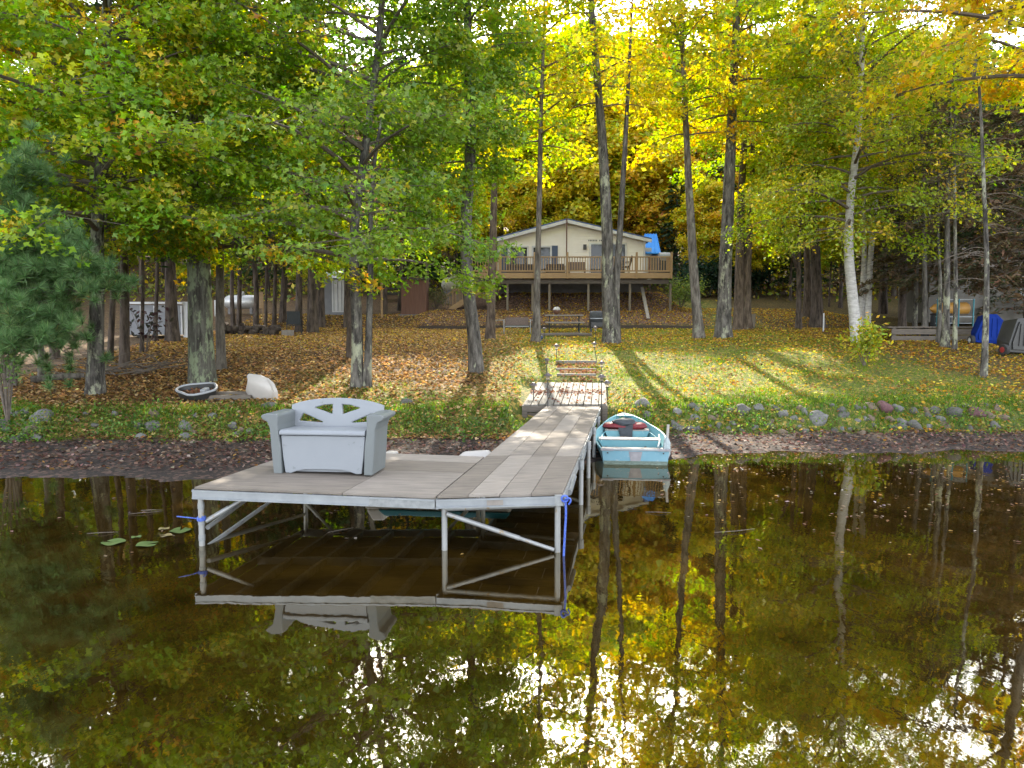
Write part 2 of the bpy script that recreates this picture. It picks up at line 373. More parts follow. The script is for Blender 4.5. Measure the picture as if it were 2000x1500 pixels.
# ------------------------------------------------------------------ the ground and the water
def zones(x, y):
    """how grassy, how muddy, how leafy each spot of ground is"""
    n1 = wob(x, y, .9); n2 = wob(x, y, 2.6, 1.0)
    lawn = np.maximum(sm((x + 2.2 + .9 * n1) / 3.0), .75 * sm((x + 6.8 + n1) / 2.2) * sm((20 + 1.5 * n1 - y) / 3))
    bankg = np.exp(-((y - foot(x) - .9) / 1.1) ** 2)
    grass = np.clip(np.maximum(lawn * .85, bankg * .75) + .25 * n2, 0, 1)
    grass = grass * (1 - .75 * sm((x - 11.2 + .8 * n1) / 1.5))
    slope = sm((x + 5.0) / .9) * sm((9.8 - x) / 1.2) * sm((y - 33.4) / .4)
    grass = grass * (1 - .92 * slope) * (1 - .8 * sm((y - 44) / 4))
    grass = np.where(x < -1.5, np.minimum(grass, .30 + .6 * bankg + .5 * sm((n1 + .35) * 2) * sm((x + 8) / 3)), grass)
    mud = 1 - sm((y - foot(x) + .15 + .15 * n2) / .5)
    return np.clip(grass, 0, 1), mud, slope
def axis(a, b, step, lo, hi, grow):
    v = list(np.arange(a, b + 1e-6, step)); s = step
    while v[-1] < hi: s *= grow; v.append(v[-1] + s)
    s = step
    while v[0] > lo: s *= grow; v.insert(0, v[0] - s)
    return np.array(v)
gx = axis(-13, 16, .17, -260, 260, 1.16); gy = axis(10, 36, .14, -260, 420, 1.14)
X, Y = np.meshgrid(gx, gy); Z = terrain(X, Y)
nx, ny = len(gx), len(gy)
me = bpy.data.meshes.new('ground')
me.vertices.add(nx * ny); me.vertices.foreach_set('co', np.stack([X, Y, Z], 2).astype(np.float32).ravel())
i0 = (np.arange(ny - 1)[:, None] * nx + np.arange(nx - 1)[None]).ravel()
q = np.stack([i0, i0 + 1, i0 + nx + 1, i0 + nx], 1).astype(np.int32)
me.loops.add(q.size); me.loops.foreach_set('vertex_index', q.ravel())
me.polygons.add(len(q)); me.polygons.foreach_set('loop_start', np.arange(0, q.size, 4, dtype=np.int32))
me.polygons.foreach_set('use_smooth', np.ones(len(q), bool))
me.update(calc_edges=True)
gz, mz, sz_ = zones(X, Y)
a_ = me.attributes.new('zone', 'FLOAT_COLOR', 'POINT')
a_.data.foreach_set('color', np.stack([gz, mz, sz_, np.ones_like(gz)], 2).astype(np.float32).ravel())
m, t, o = nmat('soil_grass_and_leaf_litter')
p = N(t, 'BsdfPrincipled'); p.inputs['Roughness'].default_value = .9; p.inputs['Specular IOR Level'].default_value = .2
at_ = N(t, 'Attribute'); at_.attribute_name = 'zone'; sep = N(t, 'SeparateColor'); L(t, at_.outputs['Color'], sep.inputs[0])
v = coords(t); vor = N(t, 'TexVoronoi'); vor.inputs['Scale'].default_value = 16; L(t, v, vor.inputs['Vector'])
sc_ = N(t, 'SeparateColor'); L(t, vor.outputs['Color'], sc_.inputs[0])
nf = noise(t, v, 30, 5, .7); nb = noise(t, v, 1.6, 4)
litter = mixc(t, ramp(t, sc_.outputs[0], .1, .9), (.06, .036, .018), (.27, .155, .07))
litter = mixc(t, ramp(t, nf, .35, .7), (.03, .02, .013), litter)
grass = mixc(t, ramp(t, nf, .3, .7), (.05, .075, .014), (.145, .175, .035))
grass = mixc(t, ramp(t, sc_.outputs[1], .72, .8), grass, (.36, .26, .06))
mud = mixc(t, ramp(t, nf, .35, .65), (.02, .016, .014), (.05, .04, .035))
mud = mixc(t, ramp(t, sc_.outputs[2], .7, .8), mud, (.11, .07, .055))
mulch = mixc(t, ramp(t, sc_.outputs[1], .1, .9), (.06, .035, .025), (.22, .14, .10))
c = mixc(t, sep.outputs[0], litter, grass); c = mixc(t, sep.outputs[1], c, mud); c = mixc(t, sep.outputs[2], c, mulch)
L(t, c, p.inputs['Base Color'])
rr = mixc(t, sep.outputs[1], (.92, .92, .92), (.88, .88, .88)); L(t, rr, p.inputs['Roughness'])
L(t, bump(t, nf, .7, .03), p.inputs['Normal']); L(t, p.outputs[0], o.inputs[0])
me.materials.append(m)
kind(link('ground', me), 'structure')

m, t, o = nmat('brown_pond_water')
v = coords(t, (1, .55, 1)); v2 = coords(t, (1, 1, 1))
n1 = noise(t, v, 1.1, 2, .5); n2 = noise(t, v, 7, 2, .5)
n3 = noise(t, coords(t, (1, .5, 1)), 24, 2, .5); k0 = N(t, 'Math', operation='MULTIPLY_ADD'); L(t, n3, k0.inputs[0]); k0.inputs[1].default_value = .022; L(t, n1, k0.inputs[2])
k = N(t, 'Math', operation='MULTIPLY_ADD'); L(t, n2, k.inputs[0]); k.inputs[1].default_value = .10; L(t, k0.outputs[0], k.inputs[2])
b_ = bump(t, k.outputs[0], .12, .04)
silt = noise(t, v2, 1.4, 6, .7)
df = N(t, 'BsdfDiffuse'); L(t, mixc(t, ramp(t, silt, .35, .7), (.011, .006, .001), (.038, .021, .003)), df.inputs[0])
gl = N(t, 'BsdfGlossy'); gl.inputs['Roughness'].default_value = .014; gl.inputs['Color'].default_value = (.95, .89, .74, 1); L(t, b_, gl.inputs['Normal'])
fr = N(t, 'Fresnel'); fr.inputs['IOR'].default_value = 3.7; L(t, b_, fr.inputs['Normal'])
x = N(t, 'MixShader'); L(t, fr.outputs[0], x.inputs[0]); L(t, df.outputs[0], x.inputs[1]); L(t, gl.outputs[0], x.inputs[2]); L(t, x.outputs[0], o.inputs[0])
wm = MB().add([(-260, -260, 0), (260, -260, 0), (260, 16, 0), (-260, 16, 0)], [(0, 1, 2, 3)]).mesh('water', m)
kind(link('water', wm), 'structure')

# ------------------------------------------------------------------ the house
HY = 40.0
xl, xr = at(972, 500, HY).x, at(1260, 500, HY).x
ax_, az_ = at(1107, 432, HY).x, at(1107, 432, HY).z
ez = at(972, 468, HY).z; FL = 5.25
hx = (xl + xr) / 2
house = thing('house', 'cream sided cabin with shallow gable and dark blue roof above the deck', 'house', (hx, HY, 3.6))
def hl(x, y, z): return (x - hx, y - HY, z - 3.6)
back = HY + 11
b = MB()
b.hexa([hl(xl, HY, FL), hl(xr, HY, FL), hl(xr, HY, ez), hl(ax_, HY, az_), hl(xl, HY, ez)],
       [hl(xl, back, FL), hl(xr, back, FL), hl(xr, back, ez), hl(ax_, back, az_), hl(xl, back, ez)])
b.build('wall', M['siding'], house)
b = MB(); z = FL; st = .145
while z < az_ - .1:                       # lap siding, each course a little proud at its lower edge
    def xat(z_): 
        if z_ <= ez: return xl, xr
        k_ = (z_ - ez) / (az_ - ez); return xl + (ax_ - xl) * k_, xr + (ax_ - xr) * k_
    a0, a1 = xat(z); c0, c1 = xat(min(z + st, az_))
    vs = [hl(a0, HY - .03, z), hl(a1, HY - .03, z), hl(c1, HY - .006, min(z + st, az_)), hl(c0, HY - .006, min(z + st, az_)), hl(a0, HY - .003, z), hl(a1, HY - .003, z)]
    b.add(vs, [(0, 1, 2, 3), (4, 5, 1, 0)]); z += st
kind(b.build('siding', M['siding'], house), 'stuff')
MB().box(hl((xl + xr) / 2, HY + 5.5, (FL + 3.2) / 2), (xr - xl - .2, 10.8, FL - 3.2)).build('foundation', M['block'], house)
for sx, xe in ((-1, xl), (1, xr)):
    dx = .28 * sx; zo = ez - .28 * (az_ - ez) / abs(ax_ - xe)
    pr = [(xe + dx, zo), (ax_, az_)]
    lo = [hl(pr[0][0], HY - .35, pr[0][1]), hl(pr[1][0], HY - .35, pr[1][1]), hl(pr[1][0], back + .3, pr[1][1]), hl(pr[0][0], back + .3, pr[0][1])]
    hi = [(p_[0], p_[1], p_[2] + .11) for p_ in lo]
    MB().hexa(lo, hi).build('roof', M['roof'], house)
    MB().beam(hl(xe + dx, HY - .375, zo - .06), hl(ax_, HY - .375, az_ - .06), .04, .17, (0, 0, 1)).build('rake_trim', M['white'], house)
    MB().box(hl(xe - .05 * sx, HY - .05, (FL + ez) / 2), (.1, .06, ez - FL - .05)).build('corner_trim', M['white'], house)
def hwin(x0, x1, y0, y1, name='window'):
    p0, p1 = at(x0, y1, HY), at(x1, y0, HY); fr_ = MB(); wd = .09
    X0, X1, Z0, Z1 = p0.x, p1.x, max(p0.z, FL + .05), p1.z
    for cx, cz, sx_, sz2 in ((X0, (Z0 + Z1) / 2, wd, Z1 - Z0 + wd), (X1, (Z0 + Z1) / 2, wd, Z1 - Z0 + wd), ((X0 + X1) / 2, Z0, X1 - X0 - wd, wd), ((X0 + X1) / 2, Z1, X1 - X0 - wd, wd)):
        fr_.box(hl(cx, HY - .055, cz), (sx_, .09, sz2))
    o_ = fr_.build(name, M['white'], house)
    MB().box(hl((X0 + X1) / 2, HY - .04, (Z0 + Z1) / 2), (X1 - X0 - wd, .02, Z1 - Z0 - wd)).build('pane', M['pane'], o_)
    return o_, X0, X1, Z0, Z1
w1 = hwin(995, 1031, 482, 530); w2 = hwin(1040, 1076, 482, 530)
for px in (985, 1083):
    p0 = at(px, 480, HY); sh_ = MB().box(hl(p0.x, HY - .05, (p0.z + 5.55) / 2), (.36, .06, p0.z - 5.55)).build('shutter', M['navy'], house)
    MB().box(hl(p0.x, HY - .085, (p0.z + 5.55) / 2), (.30, .012, .05)).build('rail', M['navy'], sh_)
d1 = hwin(1152, 1222, 476, 538, 'sliding_door')
MB().box(hl((d1[1] + d1[2]) / 2, HY - .07, (d1[3] + d1[4]) / 2), (.08, .06, d1[4] - d1[3] - .1)).build('stile', M['white'], d1[0])
p0 = at(1142, 483, HY)
wl = MB().box(hl(p0.x, HY - .1, p0.z), (.17, .15, .28)).build('wall_lamp', M['darkmetal'], house)
b = MB(); p0 = at(1150, 470, HY)
for i in range(9):
    if i != 6: b.box(hl(p0.x + i * .085, HY - .04, p0.z), (.045, .02, .08))
kind(b.build('lettering', M['darkmetal'], house), 'stuff')
p0, p1 = at(1107, 432, HY - .5), at(1107, 535, HY - .5)
tag(MB().tube([(p0.x, HY - .5, 5.3), (p0.x, HY - .5, p0.z + .15)], .035, 8).build('pole', M['brown']), 'thin brown pole standing on the deck before the middle of the gable', 'pole')
# side annex with the bright blue roof
nz0, nz1 = at(1256, 497, 42.0).z, at(1256, 459, 46.0).z
nx0, nx1 = xr + .02, at(1283, 480, 43.0).x
ann = [hl(nx0, 42.1, FL), hl(nx1 - .12, 42.1, FL), hl(nx1 - .12, 46, FL), hl(nx0, 46, FL)]
MB().hexa(ann, [(ann[0][0], ann[0][1], nz0 - 3.66), (ann[1][0], ann[1][1], nz0 - 3.66), (ann[2][0], ann[2][1], nz1 - 3.66), (ann[3][0], ann[3][1], nz1 - 3.66)]).build('porch_wall', M['shed_white'], house)
r0 = [hl(nx0, 41.8, nz0), hl(nx1, 41.8, nz0), hl(at(1283, 459, 46).x, 46, nz1), hl(at(1259, 459, 46).x, 46, nz1)]
ar = MB().hexa(r0, [(a[0], a[1], a[2] + .06) for a in r0]).build('porch_roof', M['blue'], house, )
for i in range(5):
    xx = nx0 + .06 + (nx1 - nx0 - .12) * i / 4; xb_ = at(1259, 459, 46).x + .05 + (at(1283, 459, 46).x - at(1259, 459, 46).x - .1) * i / 4
    MB().beam(hl(xx, 41.8, nz0 + .08), hl(xb_, 46, nz1 + .08), .035, .05).build('seam', M['blue'], ar)
p0 = at(1265, 515, 42.05)
MB().box(hl(p0.x, 42.07, 6.25), (.42, .05, 1.9)).build('door', M['white'], house)

# ------------------------------------------------------------------ the raised deck of the house
DY, DZ = 36.5, 5.28
dl, dr = at(919, 520, DY).x, at(1311, 520, DY).x
deck = thing('deck', 'raised wooden deck with baluster railing on posts before the cream cabin', 'deck', ((dl + dr) / 2, DY, 3.4))
dx0 = (dl + dr) / 2
def dk(x, y, z): return (x - dx0, y - DY, z - 3.4)
n = 62
bme = MB().box((0, 0, 0), ((dr - dl) / n - .006, 3.35, .035)).mesh('floor_board', M['decklumber'])
for i in range(n):
    link('floor_board', bme, deck, dk(dl + (dr - dl) * (i + .5) / n, DY + 1.72, DZ - .0175))
MB().box(dk((dl + dr) / 2, DY + .02, DZ - .15), (dr - dl, .04, .26)).build('fascia_board', M['decklumber'], deck)
MB().box(dk((dl + dr) / 2 + .05, DY + .35, DZ - .42), (dr - dl - .2, .09, .22)).build('girder', M['oldwood'], deck)
for i in range(13): MB().box(dk(dl + .3 + i * (dr - dl - .6) / 12, DY + 1.8, DZ - .15), (.05, 3.2, .22)).build('joist', M['oldwood'], deck)
rails = [919, 977, 1044, 1108, 1177, 1243, 1311]
pm = MB().box((0, 0, 0), (.10, .10, 1.32)).mesh('railing_post', M['decklumber'], bevel=.012)
for px in rails: link('railing_post', pm, deck, dk(at(px, 520, DY).x, DY - .055, DZ + .36))
MB().box(dk((dl + dr) / 2, DY + .03, DZ + .79), (dr - dl, .10, .05)).build('top_rail', M['decklumber'], deck)
MB().box(dk((dl + dr) / 2, DY + .03, DZ + .09), (dr - dl, .05, .07)).build('bottom_rail', M['decklumber'], deck)
bm_ = MB().box((0, 0, 0), (.038, .038, .64)).mesh('baluster', M['decklumber'])
n = 76
for i in range(n):
    link('baluster', bm_, deck, dk(dl + .1 + (dr - dl - .2) * i / (n - 1), DY + .03, DZ + .44))
MB().box(dk(dr - .02, DY + 1.7, DZ + .79), (.06, 3.3, .05)).build('side_rail', M['decklumber'], deck)
for i in range(18): link('baluster', bm_, deck, dk(dr - .02, DY + .25 + i * .18, DZ + .44))
for px, py in ((991, 603), (1040, 601), (1073, 600), (1149, 601), (1230, 603), (1309, 601)):
    x_ = at(px, 580, DY + .4).x; zb = tz(x_, DY + .4) - .1
    MB().box(dk(x_, DY + .4, (zb + DZ - .52) / 2), (.11, .11, DZ - .52 - zb)).build('support_post', M['post'], deck)
# stairs from the deck to the yard
stairs = thing('deck_stairs', 'wooden stairs with sloping baluster rail left of the raised deck', 'stairs', (-3.5, 38.2, tz(-3.5, 38.2)))
sx0, sz0, sx1, sz1 = -.7, DZ, -3.7, 3.2
def stl(x, y, z): return (x + 3.5, y - 38.2, z - stairs.location.z)
for yy in (37.8, 38.7):
    MB().beam(stl(sx0, yy, sz0 - .15), stl(sx1, yy, sz1 - .05), .05, .26).build('stringer', M['decklumber'], stairs)
    MB().beam(stl(sx0, yy, sz0 + .8), stl(sx1, yy, sz1 + .85), .09, .05).build('handrail', M['decklumber'], stairs)
    for i in range(18):
        f_ = (i + .5) / 18; link('baluster', bm_, stairs, stl(sx0 + (sx1 - sx0) * f_, yy, sz0 + (sz1 - sz0) * f_ + .42))
for i in range(10):
    f_ = (i + .5) / 10; MB().box(stl(sx0 + (sx1 - sx0) * f_, 38.25, sz0 + (sz1 - sz0) * f_), (.28, .84, .04)).build('tread', M['decklumber'], stairs)

# deck furniture
def rest(name, label, cat, px, py, d, group=None, z=None, rz=0):
    p_ = at(px, py, d); return thing(name, label, cat, (p_.x, d, DZ if z is None else z), rz, group)
def sofa(label, px, d, wd, mat):
    s_ = rest('outdoor_sofa', label, 'sofa', px, 520, d, 'sofas on the raised deck')
    MB().box((0, 0, .2), (wd, .75, .3)).build('seat', mat, s_, bevel=.03); MB().box((0, .33, .5), (wd, .14, .3)).build('backrest', mat, s_, bevel=.03)
    for sx in (-1, 1): MB().box((sx * (wd / 2 - .08), 0, .42), (.16, .74, .18)).build('arm', mat, s_, bevel=.03)
sofa('long dark wicker sofa below the two cabin windows', 1018, 38.4, 1.55, M['dark_wicker'])
sofa('dark wicker loveseat under the right shutter on the deck', 1085, 38.3, 1.0, M['dark_wicker'])
sf = rest('deck_bench', 'grey brown slatted bench left of the sliding door', 'bench', 1127, 520, 38.9)
MB().box((0, .2, .62), (.95, .06, .38)).build('backrest', M['wicker'], sf, bevel=.02); MB().box((0, 0, .38), (.95, .45, .06)).build('seat', M['wicker'], sf)
for sx in (-1, 1):
    for sy in (-.18, .18): MB().box((sx * .42, sy, .18), (.06, .06, .35)).build('leg', M['wicker'], sf)
ch = rest('deck_chair', 'dark armchair turned sideways near the right deck post', 'chair', 1220, 520, 37.9, rz=-.3)
MB().box((0, 0, .42), (.5, .5, .05)).build('seat', M['dark_wicker'], ch)
MB().beam((.24, 0, .42), (.40, 0, .98), .46, .04, (1, 0, 0)).build('backrest', M['dark_wicker'], ch)
for sx in (-.22, .22):
    for sy in (-.22, .22): MB().beam((sx, sy, 0), (sx * .9, sy, .42), .035, .035).build('leg', M['dark_wicker'], ch)
for sy in (-.26, .26): MB().beam((-.26, sy, .64), (.30, sy, .66), .05, .03).build('arm', M['dark_wicker'], ch)
gr = rest('covered_grill', 'barbecue grill under a dark cover at the right deck corner', 'grill', 1297, 520, 37.6)
MB().box((0, 0, .45), (.62, .55, .8)).build('cover', M['charcoal'], gr, bevel=.05); MB().lathe([(.30, -.27), (.31, 0), (.30, .27)], 14, (0, 0, .83), 'X').build('lid', M['alu_old'], gr)
pc = rest('storage_cabinet', 'brown cabinet leaning against the annex wall at the deck end', 'cabinet', 1277, 520, 39.0)
MB().box((0, 0, .55), (.5, .45, 1.1)).build('body', M['brown'], pc, bevel=.02); MB().box((0, -.235, .55), (.44, .02, .98)).build('door', M['oldwood'], pc)

# ------------------------------------------------------------------ small buildings
p = on(808, 617)
oh = thing('outhouse', 'narrow red brown wooden shed between the slim trunks', 'shed', (p.x, p.y + .6, p.z))
wv = 49 * p.y / F
for i in range(7): MB().box((-wv / 2 + (i + .5) * wv / 7, -.56, .92), (wv / 7 - .006, .03, 1.72)).build('board', M['brown'], oh)
MB().box((0, .05, .92), (wv - .02, 1.15, 1.74)).build('wall', M['brown'], oh)
MB().hexa([(-wv / 2 - .06, -.72, 1.82), (wv / 2 + .06, -.72, 1.82), (wv / 2 + .06, .75, 1.95), (-wv / 2 - .06, .75, 1.95)], [(-wv / 2 - .06, -.72, 1.9), (wv / 2 + .06, -.72, 1.9), (wv / 2 + .06, .75, 2.03), (-wv / 2 - .06, .75, 2.03)]).build('roof', M['timber'], oh)
MB().box((0, -.3, .02), (wv + .25, 1.0, .1)).build('skid', M['block'], oh)
p = on(655, 617)
ws = thing('white_shed', 'small white shed with panelled double door behind the big dark trunk', 'shed', (p.x + .1, p.y + .9, p.z))
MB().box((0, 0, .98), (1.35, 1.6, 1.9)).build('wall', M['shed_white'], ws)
dd = MB().box((.13, -.83, 1.0), (.80, .05, 1.62)).build('door', M['white'], ws)
for i in range(4): MB().box((-.17 + i * .2, -.87, 1.0), (.02, .02, 1.5)).build('batten', M['shed_white'], dd)
MB().hexa([(-.8, -.95, 1.9), (.8, -.95, 1.9), (.8, .95, 1.9), (-.8, .95, 1.9)], [(-.8, -.05, 2.45), (.8, -.05, 2.45), (.8, .05, 2.45), (-.8, .05, 2.45)]).build('roof', M['alu_old'], ws)
MB().box((0, 0, .0), (1.4, 1.65, .12)).build('skid', M['timber'], ws)
p = on(300, 661)
wt = thing('panelled_trailer', 'low white panelled trailer box half hidden by dark trunks on the left', 'trailer', (p.x, p.y + .9, p.z))
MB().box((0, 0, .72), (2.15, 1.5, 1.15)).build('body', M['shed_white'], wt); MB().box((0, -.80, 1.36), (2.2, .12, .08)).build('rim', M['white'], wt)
for i in range(5): MB().box((-1.04 + i * .52, -.77, .70), (.05, .04, 1.1)).build('rib', M['white'], wt)
MB().box((1.18, -.6, .72), (.22, .22, 1.38)).build('corner_post', M['white'], wt)
for sx in (-.6, .6): MB().lathe([(.24, -.08), (.26, 0), (.24, .08)], 14, (sx, -.62, .26), 'Y').build('wheel', M['rubber'], wt)
p = on(411, 655)
tag(MB().box((0, 0, 1.15), (.4, .1, .68)).build('glare_board', M['white'], None, (p.x, p.y + 1, p.z)), 'white board added for the bright glare between the big lichened trunk and the thin one', 'board')  # added white board standing in for a glare off a vehicle window

# propane tanks
def tank(label, px, py, d, length, r, mat, rz, z0=None):
    p_ = at(px, py, d); zg = tz(p_.x, d)
    tk = thing('gas_tank', label, 'gas tank', (p_.x, d, zg), rz)
    h = max(p_.z - zg, r + .1)
    pr = [(.02, -length / 2), (r * .55, -length / 2 + r * .2), (r * .87, -length / 2 + r * .5), (r, -length / 2 + r * .9), (r, length / 2 - r * .9), (r * .87, length / 2 - r * .5), (r * .55, length / 2 - r * .2), (.02, length / 2)]
    MB().lathe(pr, 20, (0, 0, h), 'X').build('body', mat, tk, smooth=True)
    MB().lathe([(.16, 0), (.17, .12), (.12, .2), (.02, .22)], 14, (0, 0, h + r - .03)).build('valve_cover', mat, tk, smooth=True)
    for sx in (-1, 1): MB().box((sx * length * .3, 0, (h - r * .8) / 2), (.14, r * 1.3, max(h - r * .8, .1))).build('foot', M['block'], tk)
tank('long silver gas tank with rust stains lying among the left trunks', 472, 590, 37, 1.85, .36, M['tank_silver'], 0)
tank('rounded cream gas tank end-on beside the deck stairs', 886, 556, 41, 1.7, .40, M['tank'], .9)

# neighbour's cabin on the right
p = at(1880, 545, 33)
nh = thing('neighbour_cabin', 'pale clapboard cabin behind the thin lichened trunks on the right', 'house', (p.x + 1.9, 34.5, tz(p.x, 33)))
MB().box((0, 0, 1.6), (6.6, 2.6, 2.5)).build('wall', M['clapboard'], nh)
b = MB()
for i in range(10): b.hexa([(-3.3, -1.33, 1.0 + i * .18), (3.3, -1.33, 1.0 + i * .18), (3.3, -1.302, 1.0 + i * .18), (-3.3, -1.302, 1.0 + i * .18)], [(-3.3, -1.306, 1.17 + i * .18), (3.3, -1.306, 1.17 + i * .18), (3.3, -1.302, 1.17 + i * .18), (-3.3, -1.302, 1.17 + i * .18)])
kind(b.build('siding', M['clapboard'], nh), 'stuff')
wn = MB().box((1.3, -1.34, 2.0), (.9, .06, .9)).build('window', M['white'], nh); MB().box((1.3, -1.375, 2.0), (.76, .02, .76)).build('pane', M['pane'], wn)
MB().hexa([(-3.6, -1.7, 2.84), (3.6, -1.7, 2.84), (3.6, 1.7, 2.84), (-3.6, 1.7, 2.84)], [(-3.6, -.05, 3.9), (3.6, -.05, 3.9), (3.6, .05, 3.9), (-3.6, .05, 3.9)]).build('roof', M['oldwood'], nh)
p = on(1862, 668)
nd = thing('low_deck', 'low grey plank deck behind the thin trunks beside the blue cart', 'deck', (p.x - .2, p.y + 1.4, p.z))
for i in range(12): MB().box((-1.9 + i * .33, 0, .55), (.31, 2.2, .05)).build('plank', M['oldwood'], nd)
for zz in (.12, .38): MB().box((.05, -1.08, zz), (3.95, .05, .2)).build('skirt_board', M['oldwood'], nd)
for sx in (-1.8, 0, 1.8): MB().box((sx, -1.0, .25), (.12, .1, .55)).build('post', M['oldwood'], nd)
ky = thing('kayak', 'mustard yellow kayak end on a rack above the low deck', 'kayak', (p.x + .25, p.y + .8, p.z + 1.25))
MB().lathe([(.03, -.7), (.17, -.55), (.235, -.2), (.25, .2), (.25, .65), (.2, .72)], 14, (0, 0, 0), 'X').build('hull', M['yellow'], ky, smooth=True)
MB().box((.05, 0, -.2), (1.25, .3, .05)).build('keel', M['darkmetal'], ky)
rk = thing('storage_rack', 'teal and dark metal rack holding the mustard kayak', 'rack', (p.x + .25, p.y + .8, p.z + .58))
for sx in (-.6, .2, .75): MB().box((sx, -.32, .5), (.04, .04, 1.05)).build('upright', M['teal'], rk)
for zz in (.12, .36, 1.0): MB().box((.08, -.30, zz), (1.45, .03, .035)).build('crossbar', M['alu_old'], rk)
ck = thing('covered_cooler', 'dark covered box standing on the low deck under the kayak', 'box', (p.x - .05, p.y + .75, p.z + .58))
MB().box((0, 0, .22), (.6, .4, .42)).build('body', M['charcoal'], ck, bevel=.04); MB().box((0, 0, .46), (.62, .42, .06)).build('lid', M['dark_wicker'], ck, bevel=.02)

# tipped dump carts
def cart(label, px, py, wid, hgt, mat, hub, rz):
    p_ = on(px, py); c_ = thing('dump_cart', label, 'cart', (p_.x, p_.y + .2, p_.z), rz, 'tipped dump carts on the right lawn edge')
    k_ = wid / 2
    out = [(-k_, .08), (k_ * .8, .02), (k_, .35 * hgt), (k_ * .75, .8 * hgt), (k_ * .35, hgt), (-k_ * .45, hgt), (-k_ * .62, .8 * hgt), (-k_ * 1.02, .3 * hgt)]
    inn = [(x_ * .72, .18 * hgt + z_ * .72) for x_, z_ in out]
    MB().hexa([(x_, -.22, z_) for x_, z_ in out], [(x_, .42, z_ + .05) for x_, z_ in inn]).build('tub', mat, c_, bevel=.04)
    MB().hexa([(x_ * .8, -.262, .1 * hgt + z_ * .8) for x_, z_ in out], [(x_ * .8, -.228, .1 * hgt + z_ * .8) for x_, z_ in out]).build('floor', mat, c_, bevel=.012)
    for i in range(3): MB().beam((-k_ * .35 + i * k_ * .36, -.275, .25 * hgt), (-k_ * .25 + i * k_ * .3, -.275, .85 * hgt), .05, .025, (0, 1, 0)).build('rib', mat, c_)
    for sx in (-1, 1):
        wh = MB().lathe([(.09, -.07), (.165, -.06), (.18, 0), (.165, .06), (.09, .07)], 16, (sx * (k_ + .02) - .06, -.12, .17), 'X').build('wheel', M['rubber'], c_, smooth=True)
        MB().lathe([(.05, -.085), (.09, -.078), (.09, .078), (.05, .085)], 12, (sx * (k_ + .02) - .06, -.12, .17), 'X').build('hub', hub, wh)
    MB().beam((0, .1, hgt * .2), (k_ * 1.3, .3, .05), .04, .04).build('tow_bar', M['darkmetal'], c_)
cart('royal blue poly dump cart tipped up beside the low deck', 1936, 674, 1.05, 1.1, M['cart'], M['white'], -.12)
cart('dark grey dump cart with red hubs tipped up at the right edge', 1994, 694, .95, 1.15, M['tub'], M['hub_red'], .15)

# ------------------------------------------------------------------ yard furniture
def along(px0, px1, py, d): return at(px0, py, d).x, at(px1, py, d).x
TB = at(1103, 655, 30.0); pt = thing('picnic_table', 'grey topped picnic table on dark frame above the lawn steps', 'table', (TB.x, 30.4, tz(TB.x, 30.4)), -.06)
for i in range(4): MB().box((0, -.27 + i * .18, .74), (1.62, .17, .045)).build('plank', M['wood_patch'], pt)
for sy in (-.66, .66): MB().box((.02, sy, .44), (1.62, .24, .045)).build('seat', M['wood_patch'], pt)
for sx in (-.62, .62):
    for sy in (-1, 1): MB().beam((sx, sy * .60, 0), (sx, sy * .24, .72), .05, .05).build('leg', M['darkmetal'], pt)
    MB().beam((sx, -.7, .40), (sx, .7, .40), .05, .05).build('crossbar', M['darkmetal'], pt)
pot = thing('ceramic_pot', 'round brown pot with pale rim lying on the picnic table', 'pot', (TB.x - .32, 30.35, tz(TB.x, 30.4) + .765))
MB().lathe([(.05, 0), (.125, .06), (.155, .16), (.13, .26), (.08, .31)], 16).build('body', M['amber'], pot, smooth=True); MB().lathe([(.10, .29), (.155, .20), (.162, .22), (.11, .32), (.02, .34)], 16, (0, 0, 0)).build('lid', M['copper'], pot, smooth=True)
SB = at(1010, 650, 30.0); gb = thing('glider_bench', 'low metal glider bench with curved tube frame left of the picnic table', 'bench', (SB.x, 30.2, tz(SB.x, 30.2)))
MB().box((0, 0, .34), (1.0, .45, .05)).build('seat', M['alu_old'], gb); MB().beam((0, .24, .4), (0, .34, .72), .98, .03, (0, 1, 0)).build('backrest', M['wicker'], gb)
for sx in (-.55, .55):
    MB().tube([(sx, .25, .62), (sx, -.18, .60), (sx, -.3, .52), (sx, -.3, .1), (sx, -.22, .02), (sx, .2, .02)], .022, 8).build('leg', M['pipe'], gb)
for sx in (-.72, .72): MB().box((sx, -.05, .60), (.36, .42, .03)).build('tray', M['alu_old'], gb)
KB = at(1170, 650, 30.0); kg = thing('smoker_grill', 'black barrel smoker grill half hidden behind the leaning double trunk', 'grill', (KB.x, 30.6, tz(KB.x, 30.6)))
MB().box((0, 0, .42), (.66, .45, .34)).build('firebox', M['darkmetal'], kg, bevel=.03); MB().lathe([(.2, -.33), (.29, -.31), (.30, 0), (.29, .31), (.2, .33)], 18, (0, 0, .66), 'X').build('lid', M['charcoal'], kg, smooth=True)
MB().beam((-.34, -.3, .63), (.34, -.3, .63), .03, .03).build('handle', M['alu'], kg)
for sx in (-.27, .27):
    for sy in (-.18, .18): MB().beam((sx, sy, 0), (sx, sy, .3), .04, .04).build('leg', M['darkmetal'], kg)
lg = on(1105, 658); tag(MB().tube([(-1.0, 0, .08), (-.3, .03, .09), (.5, -.02, .1), (1.05, .1, .09)], [.07, .08, .075, .06], 10).build('fallen_log', M['oldwood'], None, tuple(lg)), 'peeled log lying on the lawn in front of the picnic table', 'log')
